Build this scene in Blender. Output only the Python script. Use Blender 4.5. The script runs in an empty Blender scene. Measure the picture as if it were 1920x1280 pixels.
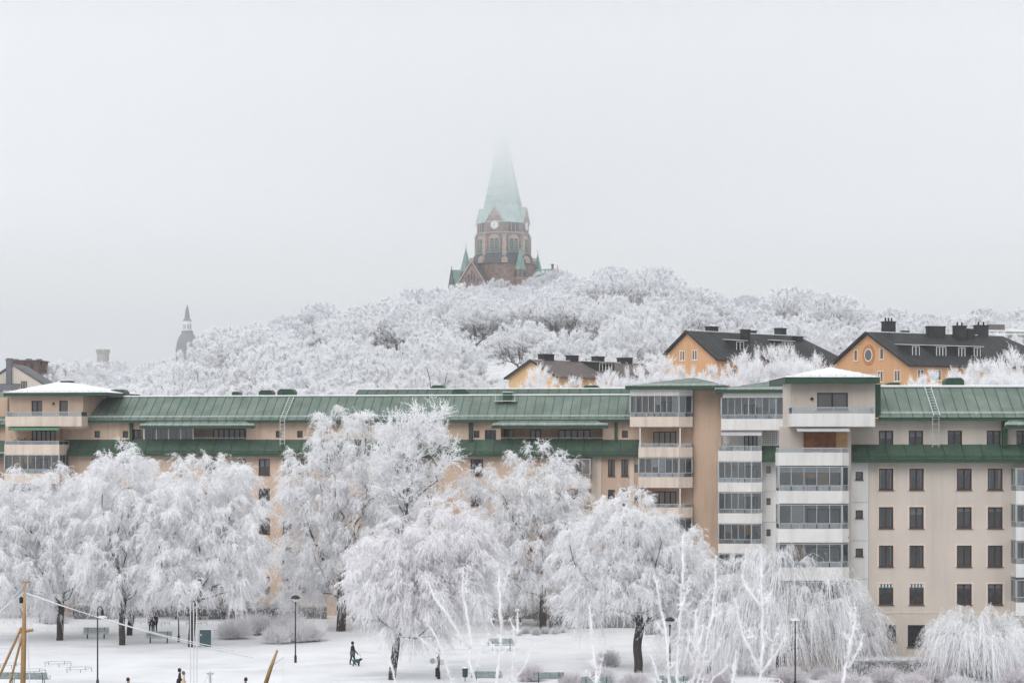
import bpy, bmesh, math, random
import numpy as np
from mathutils import Vector, Matrix
R = math.radians
scene = bpy.context.scene
col = scene.collection

# ------------------------------------------------------------------ camera
F = 70.0 / 36.0 * 1920.0          # focal length in photograph pixels
HZ, CH = 820.0, 17.0              # horizon row, camera height above the park
cam_d = bpy.data.cameras.new("camera")
cam_d.lens = 70.0; cam_d.sensor_width = 36.0
cam_d.shift_y = (HZ - 640.0) / 1920.0
cam_d.clip_start = 0.5; cam_d.clip_end = 8000.0
cam_d.dof.use_dof = True; cam_d.dof.focus_distance = 190.0; cam_d.dof.aperture_fstop = 6.3
cam = bpy.data.objects.new("camera", cam_d); col.objects.link(cam)
cam.location = (0, 0, CH); cam.rotation_euler = (R(90), 0, 0)
scene.camera = cam

# ------------------------------------------------------------------ world: overcast winter sky
world = bpy.data.worlds.new("World"); scene.world = world; world.use_nodes = True
wn, wl = world.node_tree.nodes, world.node_tree.links
wn.clear()
w_out = wn.new("ShaderNodeOutputWorld"); w_bg = wn.new("ShaderNodeBackground")
w_sky = wn.new("ShaderNodeTexSky"); w_sky.sky_type = 'NISHITA'; w_sky.sun_disc = False
w_sky.sun_elevation = R(38); w_sky.sun_rotation = R(200); w_sky.dust_density = 6.0
w_hsv = wn.new("ShaderNodeHueSaturation"); w_hsv.inputs['Saturation'].default_value = 0.25
w_tc = wn.new("ShaderNodeTexCoord"); w_sep = wn.new("ShaderNodeSeparateXYZ")
w_ramp = wn.new("ShaderNodeValToRGB")
SKY = [(0.0, (.585, .62, .66)), (.05, (.68, .71, .742)), (.085, (.755, .78, .80)), (.125, (.80, .82, .832)), (.155, (.81, .828, .84)),
       (.19, (.745, .767, .787)), (.225, (.68, .705, .733)), (.36, (.78, .80, .82)), (1.0, (.90, .91, .92))]
cr = w_ramp.color_ramp; cr.interpolation = 'EASE'
cr.elements[0].position = SKY[0][0]; cr.elements[0].color = (*SKY[0][1], 1)
cr.elements[1].position = 1.0; cr.elements[1].color = (*SKY[-1][1], 1)
for p_, c_ in SKY[1:-1]:
    e = cr.elements.new(p_); e.color = (*c_, 1)
w_gain = wn.new("ShaderNodeVectorMath"); w_gain.operation = 'SCALE'
w_zen = wn.new("ShaderNodeMapRange"); w_zen.inputs[1].default_value = .25; w_zen.inputs[2].default_value = 1.0   # overcast sky brightens towards the zenith
w_zen.inputs[3].default_value = 10.0; w_zen.inputs[4].default_value = 12.6
wl.new(w_sep.outputs['Z'], w_zen.inputs[0]); wl.new(w_zen.outputs[0], w_gain.inputs['Scale'])
w_mix = wn.new("ShaderNodeMix"); w_mix.data_type = 'RGBA'; w_mix.inputs[0].default_value = 0.94
wl.new(w_tc.outputs['Generated'], w_sep.inputs[0]); wl.new(w_sep.outputs['Z'], w_ramp.inputs[0])
wl.new(w_ramp.outputs[0], w_gain.inputs[0]); wl.new(w_sky.outputs[0], w_hsv.inputs['Color'])
wl.new(w_hsv.outputs[0], w_mix.inputs[6]); wl.new(w_gain.outputs[0], w_mix.inputs[7])
wl.new(w_mix.outputs[2], w_bg.inputs['Color']); w_bg.inputs['Strength'].default_value = 0.1
wl.new(w_bg.outputs[0], w_out.inputs['Surface'])
world.cycles.sampling_method = 'NONE'              # the sky is almost even: no need to sample it apart

# ------------------------------------------------------------------ soft sun behind cloud
sun_d = bpy.data.lights.new("sun", 'SUN'); sun_d.energy = 1.5; sun_d.angle = R(40); sun_d.color = (1.0, .985, .965)
sun = bpy.data.objects.new("sun", sun_d); col.objects.link(sun)
sun.rotation_euler = (R(48), 0, R(-28))

scene.view_settings.view_transform = 'Standard'; scene.view_settings.look = 'None'
scene.view_settings.exposure = 0.0; scene.view_settings.gamma = 1.0
scene.view_settings.use_curve_mapping = False
cy = scene.cycles
cy.max_bounces = 10; cy.diffuse_bounces = 6; cy.glossy_bounces = 3; cy.transmission_bounces = 3
cy.transparent_max_bounces = 12; cy.volume_bounces = 8
cy.use_denoising = True; cy.denoiser = 'OPENIMAGEDENOISE'; cy.caustics_reflective = False; cy.caustics_refractive = False
cy.use_adaptive_sampling = True; cy.adaptive_threshold = 0.03

HAZE = 0.00018                                   # even winter haze, per metre
TREES = HILL = DETAIL = True
CLOUD = [(86, .0014), (95, .0026), (105, .0044), (116, .007)]   # base height, added density

# ------------------------------------------------------------------ helpers
def W(px, py, Y): return Vector(((px - 960) * Y / F, Y, CH - (py - HZ) * Y / F))
def GY(py): return CH * F / (py - HZ)
def onground(px, py):
    Y = GY(py); return Vector(((px - 960) * Y / F, Y, 0.0))

def tag(o, label=None, cat=None, group=None, kind=None):
    if label: o["label"] = label
    if cat: o["category"] = cat
    if group: o["group"] = group
    if kind: o["kind"] = kind
    return o
def empty(name, loc=(0, 0, 0), rz=0.0, parent=None):
    o = bpy.data.objects.new(name, None); col.objects.link(o)
    o.location = loc; o.rotation_euler = (0, 0, rz); o.parent = parent
    o.empty_display_size = .2
    return o
def inst(name, me, parent=None, loc=(0, 0, 0), rot=(0, 0, 0), scale=(1, 1, 1)):
    o = bpy.data.objects.new(name, me); col.objects.link(o)
    o.parent = parent; o.location = loc; o.rotation_euler = rot; o.scale = scale
    return o
def copy_tree(o, parent=None):
    c = o.copy(); col.objects.link(c); c.parent = parent
    for ch in list(o.children): copy_tree(ch, c)
    return c

class MB:
    def __init__(s): s.v = []; s.f = []; s.m = []
    def add(s, vs, fs, mi=0):
        b = len(s.v); s.v += [tuple(map(float, p)) for p in vs]
        s.f += [tuple(b + i for i in f) for f in fs]; s.m += [mi] * len(fs); return s
    def box(s, x0, x1, y0, y1, z0, z1, mi=0):
        return s.add([(x0,y0,z0),(x1,y0,z0),(x1,y1,z0),(x0,y1,z0),(x0,y0,z1),(x1,y0,z1),(x1,y1,z1),(x0,y1,z1)],
                     [(0,3,2,1),(4,5,6,7),(0,1,5,4),(1,2,6,5),(2,3,7,6),(3,0,4,7)], mi)
    def prism(s, pts, z0, z1, mi=0):            # plan polygon (ccw) raised from z0 to z1
        n = len(pts)
        return s.add([(x, y, z0) for x, y in pts] + [(x, y, z1) for x, y in pts],
                     [tuple(range(n))[::-1], tuple(range(n, 2*n))] + [(i, (i+1) % n, n+(i+1) % n, n+i) for i in range(n)], mi)
    def slab(s, quad, t, mi=0):                 # four corners, thickened downwards along the face normal
        q = [Vector(p) for p in quad]; nrm = (q[1]-q[0]).cross(q[3]-q[0]).normalized() * t
        return s.add(q + [p - nrm for p in q], [(0,1,2,3),(7,6,5,4),(0,4,5,1),(1,5,6,2),(2,6,7,3),(3,7,4,0)], mi)
    def tube(s, pts, rad, n=6, mi=0, cap=True):
        pts = [Vector(p) for p in pts]
        if not hasattr(rad, '__len__'): rad = [rad] * len(pts)
        b = len(s.v); prev = None
        for i, p in enumerate(pts):
            t = (pts[min(i+1, len(pts)-1)] - pts[max(i-1, 0)]).normalized()
            if prev is None:
                prev = t.orthogonal().normalized()
            a = (prev - t * prev.dot(t))
            a = a.normalized() if a.length > 1e-6 else t.orthogonal().normalized()
            prev = a; c = t.cross(a)
            for k in range(n):
                an = 2*math.pi*k/n
                s.v.append(tuple(p + (a*math.cos(an) + c*math.sin(an)) * rad[i]))
        L = len(pts)
        for i in range(L-1):
            for k in range(n):
                s.f.append((b+i*n+k, b+i*n+(k+1) % n, b+(i+1)*n+(k+1) % n, b+(i+1)*n+k)); s.m.append(mi)
        if cap:
            s.f.append(tuple(b+k for k in range(n))[::-1]); s.f.append(tuple(b+(L-1)*n+k for k in range(n))); s.m += [mi, mi]
        return s
    def lathe(s, prof, n=16, c=(0, 0), mi=0, a0=0.0):   # prof: [(r, z)], closed round
        b = len(s.v)
        for r, z in prof:
            for k in range(n):
                an = a0 + 2*math.pi*k/n
                s.v.append((c[0]+r*math.cos(an), c[1]+r*math.sin(an), z))
        for i in range(len(prof)-1):
            for k in range(n):
                s.f.append((b+i*n+k, b+i*n+(k+1) % n, b+(i+1)*n+(k+1) % n, b+(i+1)*n+k)); s.m.append(mi)
        s.f.append(tuple(b+k for k in range(n))[::-1]); s.f.append(tuple(b+(len(prof)-1)*n+k for k in range(n))); s.m += [mi, mi]
        return s
    def mesh(s, name, mat, smooth=False):
        me = bpy.data.meshes.new(name); me.from_pydata(s.v, [], s.f)
        for m in (mat if isinstance(mat, (list, tuple)) else [mat]): me.materials.append(m)
        if isinstance(mat, (list, tuple)): me.polygons.foreach_set("material_index", s.m)
        if smooth: me.polygons.foreach_set("use_smooth", [True]*len(me.polygons))
        me.update(); return me
    def build(s, name, mat, parent=None, loc=(0, 0, 0), rot=(0, 0, 0), smooth=False):
        return inst(name, s.mesh(name, mat, smooth), parent, loc, rot)

def tri_mesh(name, verts, tris, mat):
    me = bpy.data.meshes.new(name)
    n, m = len(verts), len(tris)
    me.vertices.add(n); me.vertices.foreach_set("co", np.ascontiguousarray(verts, dtype=np.float32).ravel())
    me.loops.add(3*m); me.loops.foreach_set("vertex_index", np.ascontiguousarray(tris, dtype=np.int32).ravel())
    me.polygons.add(m); me.polygons.foreach_set("loop_start", np.arange(0, 3*m, 3, dtype=np.int32))
    me.update(calc_edges=True); me.materials.append(mat)
    return me

# ------------------------------------------------------------------ materials
MATS = {}
def pm(name, rgb, rough=.8, var=.08, scale=1.5, rnd=0.0, spec=.3, bump=0.0, bscale=20., streak=0.0, frost=0.0, fscale=3., metal=0.0):
    """painted / mineral surface: colour with two scales of noise, optional vertical weather streaks, frost film, fine relief"""
    m = bpy.data.materials.new(name); m.use_nodes = True; MATS[name] = m
    nt = m.node_tree; N, L = nt.nodes, nt.links; b = N['Principled BSDF']
    b.inputs['Roughness'].default_value = rough; b.inputs['Specular IOR Level'].default_value = spec
    b.inputs['Metallic'].default_value = metal
    geo = N.new('ShaderNodeNewGeometry')
    n1 = N.new('ShaderNodeTexNoise'); n1.inputs['Scale'].default_value = scale; n1.inputs['Detail'].default_value = 6
    L.new(geo.outputs['Position'], n1.inputs['Vector'])
    mr = N.new('ShaderNodeMapRange'); mr.inputs[1].default_value = .3; mr.inputs[2].default_value = .7
    mr.inputs[3].default_value = 1-var; mr.inputs[4].default_value = 1+var
    L.new(n1.outputs['Fac'], mr.inputs[0])
    val = mr.outputs[0]
    if streak:
        mp = N.new('ShaderNodeVectorMath'); mp.operation = 'MULTIPLY'; mp.inputs[1].default_value = (1.6, 1.6, .12)
        L.new(geo.outputs['Position'], mp.inputs[0])
        n2 = N.new('ShaderNodeTexNoise'); n2.inputs['Scale'].default_value = 1.3; n2.inputs['Detail'].default_value = 5
        L.new(mp.outputs[0], n2.inputs['Vector'])
        m2 = N.new('ShaderNodeMapRange'); m2.inputs[1].default_value = .45; m2.inputs[2].default_value = .75
        m2.inputs[3].default_value = 1.0; m2.inputs[4].default_value = 1-streak
        L.new(n2.outputs['Fac'], m2.inputs[0])
        mm = N.new('ShaderNodeMath'); mm.operation = 'MULTIPLY'; L.new(val, mm.inputs[0]); L.new(m2.outputs[0], mm.inputs[1]); val = mm.outputs[0]
    if rnd:
        oi = N.new('ShaderNodeObjectInfo'); m3 = N.new('ShaderNodeMapRange'); m3.inputs[3].default_value = 1-rnd; m3.inputs[4].default_value = 1+rnd
        L.new(oi.outputs['Random'], m3.inputs[0])
        mm = N.new('ShaderNodeMath'); mm.operation = 'MULTIPLY'; L.new(val, mm.inputs[0]); L.new(m3.outputs[0], mm.inputs[1]); val = mm.outputs[0]
    sc = N.new('ShaderNodeVectorMath'); sc.operation = 'SCALE'; sc.inputs[0].default_value = rgb
    L.new(val, sc.inputs['Scale']); out = sc.outputs[0]
    if frost:
        n4 = N.new('ShaderNodeTexNoise'); n4.inputs['Scale'].default_value = fscale; n4.inputs['Detail'].default_value = 8; n4.inputs['Roughness'].default_value = .7
        L.new(geo.outputs['Position'], n4.inputs['Vector'])
        m4 = N.new('ShaderNodeMapRange'); m4.inputs[1].default_value = .35; m4.inputs[2].default_value = .75; m4.inputs[3].default_value = frost*.35; m4.inputs[4].default_value = min(1, frost*1.5)
        L.new(n4.outputs['Fac'], m4.inputs[0])
        mx = N.new('ShaderNodeMix'); mx.data_type = 'RGBA'; L.new(m4.outputs[0], mx.inputs[0]); L.new(out, mx.inputs[6]); mx.inputs[7].default_value = (.82, .84, .88, 1)
        out = mx.outputs[2]
    L.new(out, b.inputs['Base Color'])
    if bump:
        nb = N.new('ShaderNodeTexNoise'); nb.inputs['Scale'].default_value = bscale; nb.inputs['Detail'].default_value = 4
        L.new(geo.outputs['Position'], nb.inputs['Vector'])
        bp = N.new('ShaderNodeBump'); bp.inputs['Strength'].default_value = bump; bp.inputs['Distance'].default_value = .03
        L.new(nb.outputs['Fac'], bp.inputs['Height']); L.new(bp.outputs[0], b.inputs['Normal'])
    return m

def frost_mat(name, rgb, trans=.35, rnd=.05, twig=None, twig_fac=0.0, scale=.9):
    m = bpy.data.materials.new(name); m.use_nodes = True; MATS[name] = m
    nt = m.node_tree; N, L = nt.nodes, nt.links; N.clear()
    o = N.new('ShaderNodeOutputMaterial'); d = N.new('ShaderNodeBsdfDiffuse'); t = N.new('ShaderNodeBsdfTranslucent'); mx = N.new('ShaderNodeMixShader')
    geo = N.new('ShaderNodeNewGeometry')
    n1 = N.new('ShaderNodeTexNoise'); n1.inputs['Scale'].default_value = scale; n1.inputs['Detail'].default_value = 5
    L.new(geo.outputs['Position'], n1.inputs['Vector'])
    c = N.new('ShaderNodeMix'); c.data_type = 'RGBA'
    tw = twig or tuple(x*.93 for x in rgb)
    mr = N.new('ShaderNodeMapRange'); mr.inputs[1].default_value = .35; mr.inputs[2].default_value = .7; mr.inputs[3].default_value = twig_fac; mr.inputs[4].default_value = min(1, twig_fac + .45)
    L.new(n1.outputs['Fac'], mr.inputs[0]); L.new(mr.outputs[0], c.inputs[0])
    c.inputs[6].default_value = (*rgb, 1); c.inputs[7].default_value = (*tw, 1)
    L.new(c.outputs[2], d.inputs[0]); L.new(c.outputs[2], t.inputs[0])
    mx.inputs[0].default_value = trans; L.new(d.outputs[0], mx.inputs[1]); L.new(t.outputs[0], mx.inputs[2]); L.new(mx.outputs[0], o.inputs[0])
    return m

def bark_mat(name, rgb, thr=.25):
    """bark with hoar frost caught on the upward faces"""
    m = pm(name, rgb, .9, .25, 4., bump=.6, bscale=9.)
    nt = m.node_tree; N, L = nt.nodes, nt.links; b = N['Principled BSDF']
    src = b.inputs['Base Color'].links[0].from_socket
    geo = N.new('ShaderNodeNewGeometry'); sp = N.new('ShaderNodeSeparateXYZ'); L.new(geo.outputs['Normal'], sp.inputs[0])
    nz = N.new('ShaderNodeTexNoise'); nz.inputs['Scale'].default_value = 5.; nz.inputs['Detail'].default_value = 6; L.new(geo.outputs['Position'], nz.inputs['Vector'])
    ad = N.new('ShaderNodeMath'); ad.operation = 'ADD'; L.new(sp.outputs['Z'], ad.inputs[0]); L.new(nz.outputs['Fac'], ad.inputs[1])
    mr = N.new('ShaderNodeMapRange'); mr.inputs[1].default_value = thr+.45; mr.inputs[2].default_value = thr+.85; L.new(ad.outputs[0], mr.inputs[0])
    mx = N.new('ShaderNodeMix'); mx.data_type = 'RGBA'; L.new(mr.outputs[0], mx.inputs[0]); L.new(src, mx.inputs[6]); mx.inputs[7].default_value = (.8, .82, .86, 1)
    L.new(mx.outputs[2], b.inputs['Base Color'])
    return m

def glass_mat(name, tint=(.75, .78, .8), refl=.16):
    m = bpy.data.materials.new(name); m.use_nodes = True; MATS[name] = m
    nt = m.node_tree; N, L = nt.nodes, nt.links; N.clear()
    o = N.new('ShaderNodeOutputMaterial'); t = N.new('ShaderNodeBsdfTransparent'); g = N.new('ShaderNodeBsdfGlossy'); mx = N.new('ShaderNodeMixShader')
    t.inputs[0].default_value = (*tint, 1); g.inputs['Color'].default_value = (.9, .93, .96, 1); g.inputs['Roughness'].default_value = .04
    geo = N.new('ShaderNodeNewGeometry'); nb = N.new('ShaderNodeTexNoise'); nb.inputs['Scale'].default_value = .7
    L.new(geo.outputs['Position'], nb.inputs['Vector'])
    bp = N.new('ShaderNodeBump'); bp.inputs['Strength'].default_value = .12; bp.inputs['Distance'].default_value = .05; L.new(nb.outputs['Fac'], bp.inputs['Height']); L.new(bp.outputs[0], g.inputs['Normal'])
    lw = N.new('ShaderNodeLayerWeight'); lw.inputs['Blend'].default_value = .35
    mr = N.new('ShaderNodeMapRange'); mr.inputs[3].default_value = refl; mr.inputs[4].default_value = .9; L.new(lw.outputs['Fresnel'], mr.inputs[0])
    L.new(mr.outputs[0], mx.inputs[0]); L.new(t.outputs[0], mx.inputs[1]); L.new(g.outputs[0], mx.inputs[2]); L.new(mx.outputs[0], o.inputs[0])
    return m

M_snow = pm("snow", (.74, .752, .78), .75, .08, .22, spec=.2, bump=.9, bscale=1.7)
def trodden(m):
    nt = m.node_tree; N, L = nt.nodes, nt.links; b = N['Principled BSDF']; src = b.inputs['Base Color'].links[0].from_socket
    geo = N.new('ShaderNodeNewGeometry'); mp = N.new('ShaderNodeVectorMath'); mp.operation = 'MULTIPLY'; mp.inputs[1].default_value = (.35, 1.0, 1.0); L.new(geo.outputs['Position'], mp.inputs[0])
    n1 = N.new('ShaderNodeTexNoise'); n1.inputs['Scale'].default_value = .22; n1.inputs['Detail'].default_value = 9; n1.inputs['Roughness'].default_value = .72; L.new(mp.outputs[0], n1.inputs['Vector'])
    m1 = N.new('ShaderNodeMapRange'); m1.inputs[1].default_value = .5; m1.inputs[2].default_value = .72; m1.inputs[3].default_value = 0; m1.inputs[4].default_value = .75; L.new(n1.outputs['Fac'], m1.inputs[0])
    mx = N.new('ShaderNodeMix'); mx.data_type = 'RGBA'; L.new(m1.outputs[0], mx.inputs[0]); L.new(src, mx.inputs[6]); mx.inputs[7].default_value = (.47, .48, .49, 1); L.new(mx.outputs[2], b.inputs['Base Color'])
trodden(M_snow)
M_snowroof = pm("snow on roof", (.86, .87, .89), .8, .05, .8, bump=.4, bscale=3.)
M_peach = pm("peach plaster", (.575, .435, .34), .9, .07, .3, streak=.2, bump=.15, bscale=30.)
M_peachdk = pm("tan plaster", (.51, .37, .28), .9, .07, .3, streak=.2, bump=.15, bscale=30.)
M_cream = pm("cream plaster", (.645, .55, .475), .9, .06, .4, streak=.2)
M_beige = pm("grey beige plaster", (.56, .50, .445), .9, .08, .22, streak=.09, bump=.15, bscale=30.)
M_white = pm("off white concrete", (.68, .67, .655), .85, .06, .5, streak=.13)
M_roof = pm("frosted green sheet metal", (.062, .112, .078), .5, .12, .7, rnd=.08, spec=.4, frost=.115, fscale=.6)  # lighter than the lower roofs: thin frost plus sky sheen put into the colour
M_roofdk = pm("dark green sheet metal", (.022, .064, .036), .5, .2, 1.0, rnd=.10, spec=.35, frost=.05)
M_green = pm("green painted metal", (.02, .06, .035), .5, .12, 1.5, spec=.4)
M_brown = pm("red brown window frame", (.062, .034, .030), .6, .15, 3.)
M_grey = pm("grey aluminium", (.38, .40, .41), .45, .06, 3., spec=.5)
M_zinc = pm("galvanised steel with rime", (.55, .58, .58), .5, .1, 4., frost=.4)
M_black = pm("black sheet metal", (.013, .015, .018), .6, .25, 1.2, rnd=.15, spec=.25, frost=.025, fscale=.7)
M_brownroof = pm("brown sheet metal", (.085, .058, .052), .6, .2, 1., rnd=.1, frost=.08)
M_orange = pm("orange plaster", (.60, .35, .19), .9, .07, .3, streak=.10)
M_yellow = pm("yellow ochre plaster", (.68, .46, .25), .9, .06, .3, streak=.08)
M_ring = pm("terracotta plaster", (.46, .20, .085), .9, .06, .6)
M_wframe = pm("white window frame", (.72, .72, .70), .6, .05, 2.)
M_room = pm("dim room", (.06, .058, .055), .95, .5, .8)  # dark colour stands in for the shade of an unlit interior
M_roomlt = pm("lit grey room", (.24, .22, .20), .95, .4, .9)
M_curt = pm("curtain", (.62, .62, .62), .9, .12, 5.)
M_wood = pm("varnished wood", (.22, .085, .035), .6, .25, 3., spec=.4)
M_tan = pm("tan wood panel", (.45, .27, .13), .7, .15, 3.)
M_glass = glass_mat("window glass", (.72, .74, .76), .035)
M_glassb = glass_mat("balcony glass", (.84, .86, .87), .03)
M_rail = glass_mat("frosted rail glass", (.82, .86, .87), .22)
M_awn = pm("grey awning", (.45, .45, .46), .9, .08, 2.)
M_awng = pm("green awning", (.09, .21, .13), .9, .08, 2.)
M_brick = pm("red church brick", (.28, .20, .175), .9, .30, .8, rnd=.08, frost=.05)
M_stone = pm("church sandstone", (.46, .37, .33), .9, .15, .7, frost=.06)
M_copper = pm("verdigris copper", (.19, .33, .285), .7, .12, .4, rnd=.04, frost=.10, fscale=.5)
M_copperlt = pm("pale verdigris spire", (.33, .47, .43), .7, .08, .4, rnd=.04, frost=.22, fscale=.4)
M_slate = pm("slate roof", (.075, .08, .09), .7, .2, .8, frost=.08)
M_dial = pm("white clock dial", (.85, .86, .86), .5, .02, 1.)
M_darkmet = pm("dark iron", (.02, .022, .025), .5, .2, 3.)
M_bench = pm("green bench slat", (.06, .12, .11), .6, .2, 4., frost=.35, fscale=6.)
M_teal = pm("teal cabinet", (.035, .085, .105), .5, .12, 2., frost=.04)
M_bark = bark_mat("dark bark", (.055, .047, .045), .35)
M_barkw = bark_mat("wet brown bark", (.085, .065, .055), .15)
M_frost = frost_mat("hoar frost", (.955, .958, .975), .4)
M_frost2 = frost_mat("hoar frost lilac", (.958, .952, .972), .4)
M_frosth = frost_mat("hoar frost hill", (.95, .955, .97), .4, twig=(.80, .81, .84), twig_fac=.0)
M_frostbush = frost_mat("frosted reddish twigs", (.84, .82, .85), .35, twig=(.58, .54, .56), twig_fac=.1)
M_frostbushw = frost_mat("white frosted bush twigs", (.93, .925, .94), .4, twig=(.72, .70, .71), twig_fac=.05)
M_shoot = frost_mat("rimed shoot", (.93, .925, .945), .25, twig=(.36, .30, .28), twig_fac=-.12, scale=9.)
M_twig = pm("bare grey twigs", (.10, .092, .09), .95, .3, 1., frost=.15, fscale=2.)
M_frosthedge = frost_mat("frosted hedge", (.86, .86, .88), .3, twig=(.40, .40, .40), twig_fac=.05)
M_hedgecore = pm("dark hedge twigs", (.05, .048, .045), .95, .4, 6., frost=.25, fscale=12.)
M_mast = pm("varnished mast", (.42, .26, .12), .5, .15, 2., spec=.4)
M_rope = pm("frosted rope", (.82, .83, .86), .8, .06, 5.)
M_hull = pm("boat hull", (.10, .06, .04), .5, .15, 1.)
M_fardome = pm("haze-paled far dome", (.15, .165, .185), .8, .1, .5)  # grey lightened: distance haze is put into the colour
M_water = pm("cold water", (.03, .04, .045), .12, .1, .3, spec=.5, bump=.3, bscale=1.)
M_quay = pm("granite quay", (.32, .31, .30), .85, .15, 1.)

# ================================================================== THE SETTING
AX = np.array([-600, -200, 100, 200, 290, 350, 405, 470, 560, 650, 700, 780, 850, 930, 1000, 1060, 1130, 1200, 1280, 1350, 1430, 1500, 1600, 1700, 1800, 1920, 2300, 2700.])
AZ = np.array([18, 23, 29, 32, 31, 30, 38, 46, 49, 51, 55, 58, 59, 60, 61, 64, 67, 66, 60, 56, 55, 55, 53, 51, 50, 51, 46, 38.])
def terr(x, y):
    x = np.asarray(x, float); y = np.asarray(y, float)
    a = np.interp(960 + F*x/np.clip(y, 380, 720), AX, AZ)
    s = np.clip((y - 208) / 490., 0, 1); p = s ** .9 * (1 - .08*np.sin(s*9.))
    back = np.clip((y - 790) / 300., 0, 1); back = back*back*(3-2*back)
    z = a * p * (1 - .62*back)
    z += np.where(y > 215, 1.2*np.sin(x*.045+1.3)*np.sin(y*.033) * np.clip((y-215)/80., 0, 1), 0)
    z += .05*np.sin(x*.31+.4)*np.sin(y*.27) + .035*np.sin(x*.83+y*.5)
    return z
def ground_sheet():
    ys = np.concatenate([np.arange(118, 215, 1.5), np.arange(215, 800, 6.), np.arange(800, 1750, 25.)])
    xs = np.concatenate([np.array([-900, -600, -450.]), np.arange(-330, -60, 9.), np.arange(-60, 60, 1.6), np.arange(60, 331, 9.), np.array([450, 600, 900.])])
    X, Y = np.meshgrid(xs, ys); Z = terr(X, Y)
    v = np.stack([X, Y, Z], -1).reshape(-1, 3); nx, ny = len(xs), len(ys)
    i = (np.arange(ny-1)[:, None]*nx + np.arange(nx-1)[None]).ravel()
    t = np.concatenate([np.stack([i, i+1, i+nx+1], 1), np.stack([i, i+nx+1, i+nx], 1)])
    me = tri_mesh("ground", v, t, M_snow); me.polygons.foreach_set("use_smooth", [True]*len(me.polygons))
    o = inst("ground", me); tag(o, kind="structure"); return o
ground_sheet()
tag(MB().box(-900, 900, 117.2, 118.02, -4, .06).build("quay", M_quay), kind="structure")
tag(MB().add([(-900, 40, -2), (900, 40, -2), (900, 117.5, -2), (-900, 117.5, -2)], [(0, 1, 2, 3)]).build("water", M_water), kind="structure")
bk = MB()
pr = [(-60, 13.0), (8, 13.0), (20, 12.2), (28, 8.5), (36, 3.0), (46, -3.2)]
for (ya, za), (yb, zb) in zip(pr[:-1], pr[1:]): bk.add([(-200, ya, za), (200, ya, za), (200, yb, zb), (-200, yb, zb)], [(0, 1, 2, 3)])
tag(bk.build("bank", M_snow), kind="structure")

# ------------------------------------------------------------------ facade frames
class Fr:
    def __init__(s, O, ang):
        s.O = O; s.a = ang; s.d = (math.cos(ang), math.sin(ang)); s.n = (-math.sin(ang), math.cos(ang))
    def uz(s, px, py, y=0.0):
        k = (px - 960) / F
        u = (k*(s.O[1]+s.n[1]*y) - s.O[0] - s.n[0]*y) / (s.d[0] - k*s.d[1])
        Yw = s.O[1] + s.d[1]*u + s.n[1]*y
        return u, CH - (py - HZ)*Yw/F
    def u(s, px, y=0.0): return s.uz(px, HZ, y)[0]

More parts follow.
